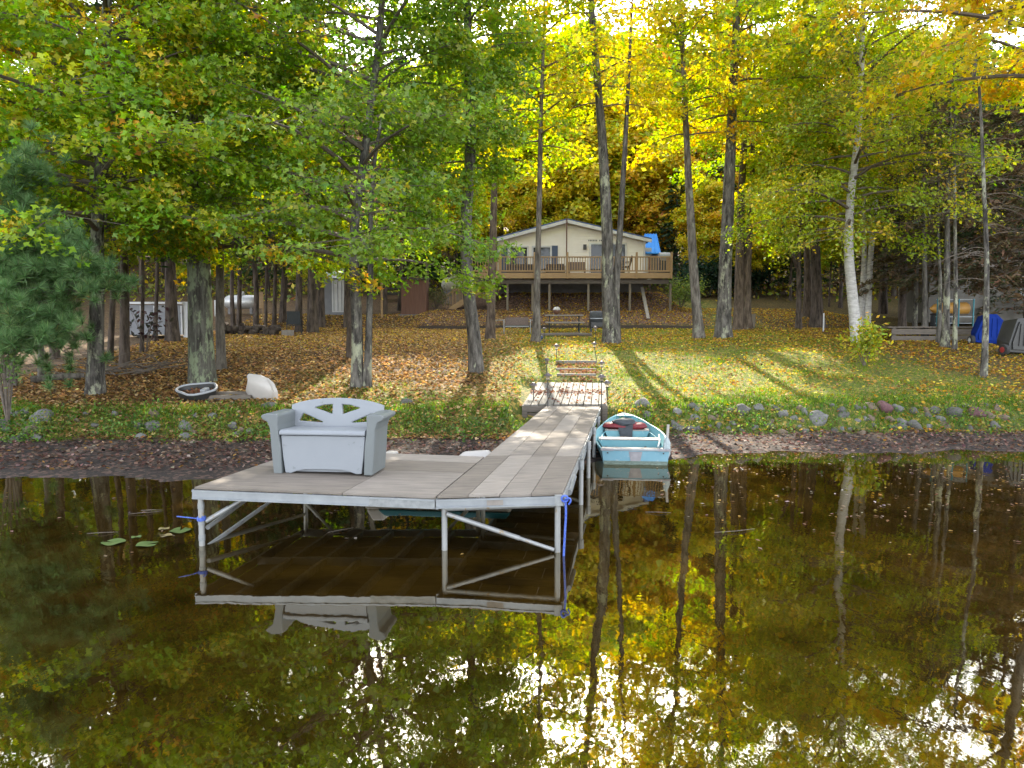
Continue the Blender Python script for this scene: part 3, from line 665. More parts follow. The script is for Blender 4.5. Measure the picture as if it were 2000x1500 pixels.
# timber edging under the mulch slope
te = thing('timber_edging', 'long dark timber edging along the foot of the mulch slope', 'edging', (2.2, 33.3, 2.4))
xs = np.linspace(-4.3, 8.9, 7)
for i in range(6):
    for k_ in range(1):
        xa, xb = xs[i] + .01, xs[i + 1] - .01
        za = tz(xa, 33.2) + .09 + k_ * .165
        MB().beam((xa - 2.2, .02 * k_, za - 2.4), (xb - 2.2, .02 * k_, tz(xb, 33.2) + .09 + k_ * .165 - 2.4), .17, .16).build('timber', M['timber'], te)
p0, p1 = at(1254, 562, 37.6), at(1266, 622, 34.4)
tag(MB().beam((0, 0, 0), p0 - p1, .16, .05, (0, 1, 0)).build('plank_board', M['wood_patch'], None, tuple(p1)), 'pale plank leaning down the mulch slope from under the deck', 'plank')
# black picnic table far left, folding chair, wood pile, sign board
p = at(765, 574, 44); b2 = thing('dark_picnic_table', 'black picnic table among trunks left of the brown shed', 'table', (p.x, 44, tz(p.x, 44)), .3)
MB().box((0, 0, .74), (1.5, .75, .06)).build('tabletop', M['darkmetal'], b2)
for sy in (-.65, .65): MB().box((0, sy, .44), (1.5, .25, .05)).build('seat', M['darkmetal'], b2)
for sx in (-.6, .6):
    for sy in (-1, 1): MB().beam((sx, sy * .7, 0), (sx, sy * .2, .74), .07, .05).build('leg', M['darkmetal'], b2)
p = on(572, 655); fc = thing('folding_chair', 'dark folding lawn chair beside a trunk and the log pile', 'chair', (p.x, p.y + .2, p.z), .35)
MB().box((0, 0, .42), (.52, .5, .03)).build('seat', M['charcoal'], fc); MB().beam((0, .24, .46), (0, .42, 1.0), .54, .03, (0, 1, 0)).build('backrest', M['black'], fc)
for sx in (-.29, .29):
    MB().tube([(sx, -.3, 0), (sx, .3, .62)], .014, 6).build('leg', M['darkmetal'], fc); MB().tube([(sx, .32, 0), (sx, -.26, .62), (sx, .3, .64)], .014, 6).build('leg', M['darkmetal'], fc)
tag(MB().box((0, 0, .12), (.42, .3, .24)).build('cardboard_box', M['wood_patch'], None, (p.x - .1, p.y - .35, p.z - .03)), 'tan wooden box on the leaves under the folding chair', 'box')
lp = on(480, 655)
for i in range(30):
    row = i // 12; xx = lp.x - 1.15 + (i % 12) * .21 + row * .1 + rnd.uniform(-.04, .04); yy = lp.y + .3 + rnd.uniform(-.15, .2)
    r_ = rnd.uniform(.08, .13)
    if row == 2 and i % 3: continue
    o_ = MB().tube([(0, -.28, 0), (rnd.uniform(-.06, .06), .28, rnd.uniform(-.03, .04))], [r_, r_ * .92], 9).build('firewood_log', M['bark_dark'], None, (xx, yy, tz(xx, yy) + r_ * .9 + row * .17), rnd.uniform(-.7, .7))
    tag(o_, 'dark split log in the low wood pile behind the left trunks', 'log', 'logs in the low wood pile')
p = at(508, 603, 35); tag(MB().box((0, 0, .55), (.34, .04, .8)).box((-.13, .03, .1), (.05, .03, 1.2)).box((.13, .03, .1), (.05, .03, 1.2)).build('plywood_sign', M['decklumber'], None, (p.x, 35, tz(p.x, 35) + .5)), 'tan plywood board standing between trunks right of the silver tank', 'board')
p = on(746, 622); tag(MB().box((0, 0, .9), (.09, .09, 1.9)).build('wooden_stake', M['decklumber'], None, tuple(p)), 'sunlit yellow wooden post left of the red brown shed', 'post')
p = on(1608, 648); tag(MB().box((0, 0, .38), (.05, .04, .86)).build('marker_stake', M['white'], None, tuple(p)), 'thin white marker stake beside the dark forked trunks on the right lawn', 'stake')
p = on(1471, 640); tag(MB().box((0, 0, .3), (.15, .12, .66)).build('short_post', M['post'], None, tuple(p)), 'short tan post right of the thick paired trunks', 'post')

# ------------------------------------------------------------------ the dock
Bc, Cc = Vector((-.72, 6.77, .54)), Vector((.48, 6.70, .59))
Dc, Ec = atz(1067, 793, .52), atz(1172, 794.7, .52)
DL_ = (Dc - Bc).length
def W(s, t): return (Bc * (1 - s) + Cc * s) * (1 - t) + (Dc * (1 - s) + Ec * s) * t
DOCKROT = -math.atan2(Dc.x - Bc.x, Dc.y - Bc.y)
U = Vector((Dc.x - Bc.x, Dc.y - Bc.y, 0)).normalized()
dock = thing('walkway_dock', 'long plywood topped pipe dock running from the lake to the wooden ramp', 'dock', (Bc.x, Bc.y, 0))
def dq(v): return Vector(v) - Vector((Bc.x, Bc.y, 0))
def slab(name, quad, th, mat, parent, conv, mesh_bevel=0):
    lo = [conv(Vector(p_) - Vector((0, 0, th))) for p_ in quad]; hi = [conv(p_) for p_ in quad]
    return MB().hexa(lo, hi).build(name, mat, parent, bevel=mesh_bevel)
cuts = [[0, .262, .52, .77, 1], [0, .262, .40, .66, .9, 1], [0, .245, .53, .80, 1], [0, .245, .44, .70, .93, 1]]
mats = [M['ply'], M['ply2'], M['ply3']]
for ci in range(4):
    for j in range(len(cuts[ci]) - 1):
        s0, s1 = ci / 4 + .003, (ci + 1) / 4 - .003; t0, t1 = cuts[ci][j] + .0006, cuts[ci][j + 1] - .0006
        up = Vector((0, 0, rnd.uniform(-.004, .004)))
        o_ = slab('deck_panel', [W(s0, t0) + up, W(s1, t0) + up, W(s1, t1) - up, W(s0, t1) - up], .02, rnd.choice(mats), dock, dq)
b = MB()
for i in range(16):
    for ci in range(4):
        for s_ in (ci / 4 + .03, ci / 4 + .22):
            c_ = dq(W(s_, min(.995, i / 15 + .004)) + Vector((0, 0, .0045))); b.add([c_ + Vector((.007 * math.cos(a), .007 * math.sin(a), .001)) for a in (0, 1.05, 2.1, 3.14, 4.19, 5.24)], [(0, 1, 2, 3, 4, 5)])
kind(b.build('screws', M['darkmetal'], dock), 'stuff')
def rail(name, a, b_, w_, h_, mat, parent, conv): return MB().beam(conv(a), conv(b_), w_, h_).build(name, mat, parent)
dn = Vector((0, 0, -1))
# front fascia with a raised lip and a recessed web
fa, fb = W(0, 0) - U * .02, W(1, 0) - U * .02
MB().beam(dq(fa + dn * .065), dq(fb + dn * .065), .02, .082).beam(dq(fa - U * .008 + dn * .032), dq(fb - U * .008 + dn * .032), .03, .014).beam(dq(fa - U * .008 + dn * .101), dq(fb - U * .008 + dn * .101), .03, .012).build('front_fascia', M['alu'], dock)
pm_ = fa.lerp(fb, .47); MB().beam(dq(pm_ - U * .012 + dn * .066 - (fb - fa) * .065), dq(pm_ - U * .012 + dn * .066 + (fb - fa) * .065), .006, .05).build('label_plate', M['wood_patch'], dock)
MB().beam(dq(fa.lerp(fb, .94) - U * .012 + dn * .06), dq(fb - U * .012 + dn * .06), .03, .10).build('corner_bracket', M['alu_old'], dock)
cuts_t = [0, .25, .262, .50, .512, .77, .78, 1]
for s_ in (0, 1):
    for k_ in range(0, 8, 2):
        a, b_ = W(s_, cuts_t[k_]) + dn * .075, W(s_, cuts_t[k_ + 1]) + dn * .075
        rail('side_rail', a, b_, .025, .10, M['alu_old'] if s_ else M['alu'], dock, dq)
for i in range(1, 15):
    t_ = i / 15; MB().beam(dq(W(.01, t_) + dn * .08), dq(W(.99, t_) + dn * .08), .04, .08).build('crossbeam', M['oldwood'] if i % 3 else M['alu_old'], dock)
def leg(p_, parent, conv, top=.0, r=.028):
    q_ = Vector((p_.x, p_.y, p_.z - top)); zb = min(tz(p_.x, p_.y) - .15, -.1)
    o_ = MB().tube([conv(q_), conv(Vector((p_.x, p_.y, zb)))], r, 12).build('leg', M['pipe'], parent, smooth=True)
    return o_
for t_ in (.008, .225, .41, .60, .80):
    for s_ in ((.045, .955) if t_ < .1 else (.02, 1.035)):
        leg(W(s_, t_), dock, dq, .10 if t_ < .1 else .02)
        if t_ > .1: MB().tube([dq(W(s_, t_) + dn * .14), dq(W(s_, t_) + dn * .02)], .036, 10).build('leg_socket', M['alu_old'], dock)
for t_ in (.008, .225, .41, .60, .80):
    MB().tube([dq(W(.04, t_) + dn * .135), dq(W(.97, t_) + dn * .125)], .026, 10).build('crosspipe', M['pipe'], dock, smooth=True)
for t_, fl in ((.008, 0), (.41, 1), (.8, 0)):
    a = W(.07, t_) + dn * .18 - U * .03; b_ = W(.93, t_) - U * .03; b_.z = .03
    if fl: a, b_ = Vector((W(.93, t_).x, W(.93, t_).y, a.z)), Vector((W(.07, t_).x, W(.07, t_).y, b_.z))
    mid = a.lerp(b_, .68)
    MB().tube([dq(a), dq(mid)], .024, 10).tube([dq(mid.lerp(a, .08)), dq(b_)], .019, 10).build('brace', M['pipe'], dock, smooth=True)
# rail end caps seen along the right side
for t_ in (.10, .31):
    MB().tube([dq(W(1.02, t_) + dn * .09 - U * .45), dq(W(1.02, t_) + dn * .055 + U * .2)], .03, 10).build('bumper_pipe', M['alu'], dock, smooth=True)

A_, Bp = Vector((-3.13, 6.97, .59)), Bc + Vector((-.012, 0, 0))
Ab, Bb = A_ + U * 2.36, W(0, 2.36 / DL_) + Vector((-.012, 0, 0)); Ab.z = .585
plat = thing('side_platform', 'square plywood topped dock platform carrying the grey storage bench', 'dock', (A_.x, A_.y, 0))
def pq(v): return Vector(v) - Vector((A_.x, A_.y, 0))
def PW(s, t): return (A_ * (1 - s) + Bp * s) * (1 - t) + (Ab * (1 - s) + Bb * s) * t
for s0, s1, t0, t1, mt in ((0, .62, 0, .52, 2), (.62, 1, 0, .52, 0), (0, .5, .52, .80, 0), (.5, 1, .52, .80, 2), (0, 1, .80, 1, 1)):
    slab('deck_panel', [PW(s0 + .0015, t0 + .002), PW(s1 - .0015, t0 + .002), PW(s1 - .0015, t1 - .002), PW(s0 + .0015, t1 - .002)], .02, mats[mt], plat, pq)
fa, fb = PW(0, 0) - U * .02, PW(1, 0) - U * .02; fm = fa.lerp(fb, .735)
MB().beam(pq(fa + dn * .066), pq(fm + dn * .066), .02, .085).beam(pq(fa - U * .008 + dn * .104), pq(fm - U * .008 + dn * .104), .03, .012).build('front_fascia', M['alu'], plat)
MB().beam(pq(fa - U * .008 + dn * .029), pq(fb - U * .008 + dn * .029), .03, .014).build('edge_lip', M['alu'], plat)
MB().beam(pq(fm + dn * .068), pq(fb + dn * .068), .02, .09).build('front_fascia', M['alu_old'], plat)
rail('side_rail', PW(-.004, 0) + dn * .07, PW(-.004, 1) + dn * .07, .025, .09, M['alu'], plat, pq)
rail('back_rail', PW(0, 1) + U * .015 + dn * .07, PW(1, 1) + U * .015 + dn * .07, .025, .09, M['alu'], plat, pq)
rail('middle_rail', PW(0, .5) + dn * .07, PW(1, .5) + dn * .07, .03, .09, M['alu'], plat, pq)
for i in range(1, 6): rail('joist', PW(i / 6, .01) + dn * .07, PW(i / 6, .99) + dn * .07, .04, .08, M['alu_old'], plat, pq)
for s_, t_ in ((.022, .01), (.03, .97), (.97, .98)): leg(PW(s_, t_), plat, pq, .1)
for i in range(3):
    k_ = PW(.022, .01); MB().tube([pq((k_.x, k_.y, .43 - i * .16)), pq((k_.x, k_.y, .37 - i * .16))], .032, 12).build('leg_collar', M['alu_old'], plat)
for a, b_ in (((.035, .02, .24), (.19, .10, .475)), ((.035, .03, .17), (.03, .90, .47)), ((.035, .03, -.02), (.03, .95, .24)), ((.03, .95, .06), (.19, .95, .46)), ((.96, .97, .03), (.80, .97, .44))):
    pa, pb = PW(a[0], a[1]), PW(b_[0], b_[1]); pa.z, pb.z = a[2], b_[2]
    MB().tube([pq(pa), pq(pa.lerp(pb, .5))], .024, 10).tube([pq(pa.lerp(pb, .46)), pq(pb)], .019, 10).build('brace', M['pipe'], plat, smooth=True)
# ropes
k_ = W(1.0, .0); px_ = Vector((k_.x + .02, k_.y - .05, .55))
b = MB(); pts = [Vector((.0, 0, 0)), Vector((.01, -.01, -.12)), Vector((.0, 0, -.3)), Vector((-.012, .0, -.56))]
b.tube(smooth_path(pts, 12), .011, 7)
for i in range(3): b.tube([Vector((.03 * math.cos(a) - .005, -.02 + .012 * i, .028 * math.sin(a) + .0)) for a in np.linspace(i, i + 6, 14)], .008, 6, True)
b.tube(smooth_path([(0, -.02, 0), (.05, -.03, .02), (.055, -.03, -.03), (.03, -.03, -.05)], 8), .008, 6)
tag(b.build('mooring_rope', M['rope'], None, tuple(px_)), 'blue and white rope knotted at the right front corner of the dock', 'rope')
k_ = PW(.022, .01); b = MB()
for i in range(3): b.tube([Vector((.037 * math.cos(a), .037 * math.sin(a), .012 * i + .004 * math.sin(a))) for a in np.linspace(0, 6.283, 14)], .007, 6)
b.tube(smooth_path([(-.03, 0, .01), (-.12, -.03, .03), (-.22, -.05, .045)], 7), .006, 6).tube(smooth_path([(.03, -.02, .01), (.06, -.03, .03), (.02, -.04, .04)], 6), .006, 6)
tag(b.build('rope_loop', M['rope'], None, (k_.x, k_.y, .26)), 'blue rope looped round the left front leg of the platform', 'rope')

# ------------------------------------------------------------------ storage bench
f0, f1 = atz(533, 925, .578), atz(728, 930, .565)
bw = (f1 - f0).length; brz = math.atan2(f1.y - f0.y, f1.x - f0.x) - .03
bench = thing('storage_bench', 'pale grey resin storage bench with arched spoke back on the side platform', 'bench', ((f0.x + f1.x) / 2, (f0.y + f1.y) / 2, .572), brz)
k_ = bw / 2
me = extruded('front_panel', [(-k_ + .085, .42), (-k_ + .10, .2), (-k_ + .125, .012), (-k_ + .19, .008), (-k_ + .25, .03), (-.2, .05), (0, .053), (.2, .05), (k_ - .25, .03), (k_ - .19, .008), (k_ - .125, .012), (k_ - .10, .2), (k_ - .085, .42)], [], .05, M['resin_light'], .008)
link('front_panel', me, bench, (0, .045, 0))
b = MB(); sec = [(-.012, .43), (-.015, .455), (.0, .478), (.03, .487), (.46, .472), (.46, .43)]
b.hexa([(-k_ + .075, y_, z_) for y_, z_ in sec], [(k_ - .075, y_, z_) for y_, z_ in sec]); b.build('seat_lid', M['resin_light'], bench, bevel=.008)
MB().box((0, .27, .22), (bw - .24, .40, .40)).build('storage_box', M['resin_light'], bench)
arc = [(x_, .645 + .17 * math.sqrt(max(0, 1 - (x_ / (k_ + .10)) ** 2)) ** 1.15) for x_ in np.linspace(-k_ + .01, k_ - .01, 25)]
holes = []
for sg in (-1, 1):
    for h in ([(-.058, .742), (-.16, .733), (-.262, .706), (-.27, .697), (-.06, .628)], [(-.405, .635), (-.42, .628), (-.465, .558), (-.46, .547), (-.18, .532), (-.178, .540)]):
        holes.append([(sg * x_ * -1 * k_ / .565, z_) for x_, z_ in h])
me = extruded('back_panel', [(-k_ + .02, .40)] + arc + [(k_ - .02, .40)], holes, .05, M['resin_light'], .01)
bp = link('back_panel', me, bench, (0, .475, -.02)); bp.rotation_euler = (-.07, 0, 0)
for sg in (-1, 1):
    prof = [(.0, .0), (.095, .0), (.085, .30), (.055, .53), (.06, .645), (.045, .668), (-.06, .672), (-.115, .660), (-.135, .635), (-.115, .605), (-.06, .575), (-.035, .50), (-.02, .25)]
    pts = [(sg * (-k_ + x_), z_) for x_, z_ in prof]
    lo = [(x_, .0, z_ * .985) for x_, z_ in pts]; hi = [(x_ - sg * .004, .50, z_ * .99) for x_, z_ in pts]
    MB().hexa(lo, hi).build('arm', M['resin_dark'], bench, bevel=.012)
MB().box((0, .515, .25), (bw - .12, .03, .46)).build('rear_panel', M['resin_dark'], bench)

# ------------------------------------------------------------------ rowing boat
st_c = Vector(((at(1176, 880, 11.5).x + at(1306, 882, 11.5).x) / 2, 11.5, 0)); bow = at(1218, 813, 14.75)
blen = Vector((bow.x - st_c.x, bow.y - st_c.y, 0)).length; boatrz = -math.atan2(bow.x - st_c.x, bow.y - st_c.y)
boat = thing('rowing_boat', 'turquoise aluminium rowing boat nosed onto the shore beside the dock', 'boat', tuple(st_c), boatrz)
trim = (.12) / blen
def sect(u):                             # half widths and heights at u from transom to bow
    g = .535 * (1 + .16 * math.sin(math.pi * min(u * 1.4, 1))) * max(0, 1 - max(0, (u - .42) / .58) ** 2.1) ** .72
    bt = .505 * max(0, 1 - max(0, (u - .35) / .65) ** 1.7) ** .9
    zt = .235 + .30 * u ** 1.8 * .8; zb = -.06 + .12 * u + .16 * max(0, u - .7)
    return g, bt, zt, zb
def hull(b, off, rows=17):
    vs = []
    for i in range(rows):
        u = i / (rows - 1); g, bt, zt, zb = sect(u); g, bt = max(g - off, .004), max(bt - off, .003); y_ = u * blen
        vs += [(-g, y_, zt), (-(g * .75 + bt * .25), y_, zt * .55 + zb * .45), (-bt, y_, zb + .02 + off), (0, y_, zb + off), (bt, y_, zb + .02 + off), (g * .75 + bt * .25, y_, zt * .55 + zb * .45), (g, y_, zt)]
    fs = [(i * 7 + j, i * 7 + j + 1, (i + 1) * 7 + j + 1, (i + 1) * 7 + j) for i in range(rows - 1) for j in range(6)]
    return b.add(vs, fs)
hull(MB(), 0).build('hull', M['boat'], boat, smooth=True)
hull(MB(), .012).build('inner_skin', M['boat_in'], boat, smooth=True)
g0, b0, zt0, zb0 = sect(0)
MB().hexa([(-b0, -.012, zb0), (b0, -.012, zb0), (g0, -.03, zt0), (-g0, -.03, zt0)], [(-b0, .02, zb0), (b0, .02, zb0), (g0, .02, zt0), (-g0, .02, zt0)]).build('transom', M['boat'], boat)
MB().box((0, -.018, zt0 + .008), (2 * g0 + .06, .05, .03)).build('transom_cap', M['alu'], boat, bevel=.006)
MB().box((0, -.024, .022), (2 * b0 + .01, .012, .075)).build('waterline_stain', M['stain'], boat)
MB().hexa([(-.11, -.034, zt0 - .02), (.11, -.034, zt0 - .02), (.065, -.024, .0), (-.065, -.024, .0)], [(-.11, -.029, zt0 - .02), (.11, -.029, zt0 - .02), (.065, -.019, .0), (-.065, -.019, .0)]).build('motor_plate', M['worn'], boat)
for sx in (-1, 1):
    MB().box((sx * (g0 - .08), -.03, zt0 + .01), (.2, .05, .035)).build('corner_cap', M['worn'], boat)
    for zz in (zt0 - .045,): MB().lathe([(.012, -.04), (.012, -.025)], 8, (sx * (g0 - .09), 0, zz), 'Y').build('bolt', M['darkmetal'], boat)
    MB().tube([(sx * (sect(u)[0] + .004), u * blen, sect(u)[2] + .004) for u in np.linspace(0, .995, 22)], .016, 8).build('gunwale', M['boat_in'], boat, smooth=True)
    MB().tube([(sx * max(sect(u)[0] * .86 - .02, .01), u * blen, sect(u)[2] * .72 + sect(u)[3] * .28) for u in np.linspace(.38, .95, 14)], .008, 6).build('inner_rib', M['boat_in'], boat)
for u, wd in ((.16, .25), (.44, .25), (.68, .22)):
    g, bt, zt, zb = sect(u); zs = zt - .075; hw = g * .93 - .02
    s_ = MB().box((0, u * blen, zs), (2 * hw, wd, .022)).build('seat', M['seatwood'], boat, bevel=.004)
    MB().hexa([(-bt * .95, u * blen - wd / 2 + .02, zb + .03), (bt * .95, u * blen - wd / 2 + .02, zb + .03), (hw, u * blen - wd / 2 + .01, zs - .012), (-hw, u * blen - wd / 2 + .01, zs - .012)], [(-bt * .95, u * blen + wd / 2 - .02, zb + .03), (bt * .95, u * blen + wd / 2 - .02, zb + .03), (hw, u * blen + wd / 2 - .01, zs - .012), (-hw, u * blen + wd / 2 - .01, zs - .012)]).build('seat_box', M['boat_in'], s_)
g, bt, zt, zb = sect(.93)
MB().hexa([(-g, .93 * blen, zt + .004), (g, .93 * blen, zt + .004), (.02, blen, sect(1)[2] + .004), (-.02, blen, sect(1)[2] + .004)], [(-g, .93 * blen, zt + .02), (g, .93 * blen, zt + .02), (.02, blen + .02, sect(1)[2] + .02), (-.02, blen + .02, sect(1)[2] + .02)]).build('bow_plate', M['boat_in'], boat)
MB().tube([(0, .955 * blen, sect(.95)[2] + .03), (0, .97 * blen, sect(.95)[2] + .05), (0, .985 * blen, sect(1)[2] + .03)], .012, 6).build('bow_handle', M['darkmetal'], boat)
BM = Matrix.Translation(st_c) @ Matrix.Rotation(boatrz, 4, 'Z')
def inboat(x_, u, z_): return BM @ Vector((x_, u * blen, z_))
p = inboat(-.06, .68, sect(.68)[2] - .06)
lv = thing('life_jackets', 'heap of red and dark grey life jackets on the front boat seat', 'life jacket', tuple(p), boatrz)
def lump(rx, ry, rz_, seed, mat, name, parent, loc, n=14, amp=.25, rot=0):
    r_ = np.random.default_rng(seed); ph = r_.uniform(0, 6, 6); b = MB(); vs = []
    for i in range(n // 2 + 1):
        th = math.pi * i / (n // 2)
        for j in range(n):
            a = 2 * math.pi * j / n; k = 1 + amp * (math.sin(2 * a + ph[0]) * math.sin(th) + .6 * math.sin(3 * a + 2 * th + ph[1]) + .4 * math.sin(5 * th + a + ph[2])) * .5
            vs.append((rx * k * math.sin(th) * math.cos(a), ry * k * math.sin(th) * math.sin(a), rz_ * k * math.cos(th)))
    fs = [(i * n + j, i * n + (j + 1) % n, (i + 1) * n + (j + 1) % n, (i + 1) * n + j) for i in range(n // 2) for j in range(n)]
    return b.add(vs, fs).build(name, mat, parent, loc, rot, smooth=True)
lump(.30, .16, .07, 1, M['red'], 'jacket', lv, (-.12, .0, .06)); lump(.20, .14, .075, 2, M['red'], 'jacket', lv, (.24, -.02, .06))
lump(.22, .17, .08, 3, M['charcoal'], 'cover_flap', lv, (.02, -.02, .13)); 
MB().hexa([(-.13, -.13, .10), (.17, -.13, .12), (.15, -.20, -.14), (-.06, -.2, -.16)], [(-.13, -.10, .13), (.17, -.10, .15), (.16, -.165, -.14), (-.07, -.165, -.16)]).build('hanging_flap', M['charcoal'], lv, bevel=.012)
p = inboat(.50, .015, .20)
nt_ = thing('landing_net', 'bleached wooden handle with folded grey net leaning at the stern corner', 'landing net', tuple(p), boatrz)
MB().tube([(.0, .02, -.05), (.01, .04, .16), (.035, .09, .44)], .022, 8).build('handle', M['handle'], nt_, smooth=True)
lump(.075, .06, .17, 5, M['net'], 'net', nt_, (.005, .03, .06), 12, .5)
p = inboat(.42, .17, .20)
MB_o = MB().tube([(0, 0, 0), (.05, .25, .06), (.09, .7, .12)], .016, 8)
tag(MB_o.build('oar', M['net'], None, tuple(p), boatrz), 'slim pale oar lying along the right side inside the boat', 'oar')

# pedal boat drawn up behind the platform
p = Vector((-.95, 9.8, .09)); pb = thing('pedal_boat', 'teal and beige pedal boat pulled up behind the side platform', 'pedal boat', tuple(p), DOCKROT * .6)
for sy in (-.28, .42): MB().hexa([(-.86, sy - .18, -.08), (.86, sy - .18, -.08), (.86, sy + .18, -.08), (-.86, sy + .18, -.08)], [(-1.0, sy - .2, .14), (1.0, sy - .2, .14), (1.0, sy + .2, .14), (-1.0, sy + .2, .14)]).build('pontoon', M['beige'], pb, bevel=.05)
MB().hexa([(-.8, -.48, .14), (.98, -.48, .14), (.98, .6, .14), (-.8, .6, .14)], [(-.72, -.44, .23), (.92, -.44, .23), (.92, .58, .23), (-.72, .58, .23)]).build('deck', M['teal'], pb, bevel=.02)
MB().hexa([(-.98, -.42, .145), (-.74, -.42, .145), (-.74, .5, .145), (-.98, .5, .145)], [(-.9, -.36, .33), (-.74, -.36, .33), (-.74, .44, .33), (-.9, .44, .33)]).build('bow_block', M['beige'], pb, bevel=.03)
MB().hexa([(.10, .30, .23), (.70, .30, .23), (.70, .42, .23), (.10, .42, .23)], [(.22, .40, .33), (.58, .40, .36), (.58, .47, .36), (.22, .47, .33)]).build('seat_back', M['beige'], pb, bevel=.03)

# ------------------------------------------------------------------ ramp landing and lawn steps
fl, fr2, bl, br = at(1022, 789.6, 15.98), at(1184, 789, 15.9), at(1037, 766, 17.28), at(1183.5, 766, 17.28)
bl2, br2 = at(1049, 746.4, 18.55), at(1181.5, 747.5, 18.55)
ramp_ = thing('wooden_ramp', 'weathered plank landing between the dock and the lawn steps', 'landing', (fl.x + .9, fl.y + 1.2, tz(1.3, 17)))
def rq(v): return Vector(v) - ramp_.location
def tier(a, b_, c_, d_, n):
    for i in range(n):
        s0, s1 = (i + .06) / n, (i + .94) / n; dz = Vector((0, 0, rnd.uniform(-.008, .008)))
        slab('plank', [a.lerp(b_, s0) + dz, a.lerp(b_, s1) + dz, d_.lerp(c_, s1) - dz, d_.lerp(c_, s0) - dz], .035, M['greywood'], ramp_, rq)
e = Vector((0, .012, 0))
tier(fl, fr2, br - e, bl - e, 11); tier(bl + e, br + e, br2, bl2, 11)
MB().beam(rq(fl + Vector((0, .02, -.11))), rq(fr2 + Vector((0, .02, -.11))), .04, .14).build('front_beam', M['oldwood'], ramp_)
MB().beam(rq(fl + Vector((0, .05, -.28))), rq(fr2 + Vector((0, .05, -.28))), .04, .16).build('front_beam', M['oldwood'], ramp_)
for a, b_ in ((fl, bl2), (fr2, br2)): MB().beam(rq(a + Vector((0, .05, -.10))), rq(b_ + Vector((0, 0, -.10))), .045, .13).build('side_beam', M['oldwood'], ramp_)
for q_ in (fl, fr2): MB().box(rq(q_ + Vector((.03 if q_ is fl else -.03, .03, -.32))), (.12, .10, .58)).build('post', M['oldwood'], ramp_)
for (x0, x1, yy, d_, lab) in ((1087, 1164, 735, 19.2, 'lowest grey timber step nearest the plank landing'), (1086, 1165, 719, 20.15, 'middle grey timber step covered partly by red leaves'), (1085, 1166, 704, 21.1, 'topmost sunlit timber step below the path lamps')):
    a, b_ = at(x0, yy, d_), at(x1, yy, d_); zt_ = max(a.z, tz(a.x, d_) + .05)
    s_ = thing('timber_step', lab, 'step', ((a.x + b_.x) / 2, d_, zt_), rnd.uniform(-.02, .02), 'timber steps set in the lawn')
    hw = (b_.x - a.x) / 2
    MB().box((-hw / 2 - .002, 0, -.08), (hw - .01, .16, .16)).build('timber', M['greywood'], s_, bevel=.012); MB().box((hw / 2 + .002, .01, -.085), (hw - .01, .16, .16)).build('timber', M['greywood'], s_, bevel=.012)

# ------------------------------------------------------------------ path lamps
def lamp(px, py_top, py_base, d, label, lean=0, head=.09):
    p0 = at(px, py_top, d); pb_ = at(px + lean, py_base, d)
    zb = pb_.z; l = thing('path_lamp', label, 'lamp', (pb_.x, d, zb), 0, 'small lantern lamps along the lawn steps')
    top = Vector((p0.x - pb_.x, 0, p0.z - zb)); s = head / .09; ax = (top).normalized()
    h0 = top - ax * (.155 * s)
    MB().tube([(0, 0, -.12), tuple(h0)], .011, 8).build('stake', M['darkmetal'], l)
    hz = lambda prof: [(r * s, z * s) for r, z in prof]
    MB().lathe(hz([(.028, 0), (.036, .012), (.046, .085), (.046, .095)]), 12, tuple(h0)).build('glass', M['lampglass'], l, smooth=True)
    MB().lathe(hz([(.05, -.012), (.052, .004), (.03, .006)]), 12, tuple(h0)).build('collar', M['darkmetal'], l)
    MB().lathe(hz([(.098, .088), (.092, .104), (.05, .132), (.038, .150), (.012, .156)]), 14, tuple(h0)).build('cap', M['cap'], l, smooth=True)
for a_ in ((1042, 747, 772, 16.0, 'squat lantern lamp at the left front corner of the landing'),
           (1070, 728, 791, 15.75, 'tall lantern lamp on a pole at the left end of the walkway'),
           (1068, 699, 736, 18.9, 'dim lantern lamp in the trunk shadow left of the lowest step'),
           (1087, 672, 702, 21.6, 'lantern lamp left of the topmost timber step'),
           (1063, 639, 668, 25.8, 'farthest left lantern lamp near the picnic table leg'),
           (1163, 637, 668, 25.8, 'farthest right lantern lamp below the black smoker grill'),
           (1159, 668, 712, 21.3, 'leaning lantern lamp right of the topmost step', 9),
           (1177, 705, 735, 19.4, 'tilted lantern lamp right of the middle step', -5),
           (1175, 731, 791, 15.75, 'tall lantern lamp on a pole at the right end of the walkway'),
           (1185, 743, 786, 16.6, 'lantern lamp on a thin stake right of the landing', 3)):
    lamp(*a_[:5], lean=a_[5] if len(a_) > 5 else 0, head=.088)
p = at(1056, 641, 26.2); tag(lump(.12, .1, .09, 9, M['navy'], 'dark_bucket', None, (p.x, 26.2, tz(p.x, 26.2) + .16)), 'small dark round object beside the slim trunk near the picnic table', 'bucket')

# ------------------------------------------------------------------ things lying on the left bank
p = on(378, 783); tb = thing('plastic_tub', 'dark grey moulded tub filled with brown leaves below the big lichened trunk', 'tub', (p.x, p.y + .25, p.z + .02), -.22); tb.rotation_euler = (.27, .04, -.22)
ou = [(math.cos(a) * .42 * (1 + .10 * math.cos(2 * a)), math.sin(a) * .38 * (1 - .15 * math.cos(3 * a))) for a in np.linspace(0, 2 * math.pi, 19)[:-1]]
b = MB(); rings = [(.86, .0), (1.0, .20), (1.03, .235), (.92, .24), (.86, .12), (.6, .10)]
for sc, z_ in rings: b.v += [(x_ * sc, y_ * sc, z_) for x_, y_ in ou]
nn = len(ou)
b.f += [(i * nn + j, i * nn + (j + 1) % nn, (i + 1) * nn + (j + 1) % nn, (i + 1) * nn + j) for i in range(5) for j in range(nn)] + [tuple(range(5 * nn, 6 * nn))]
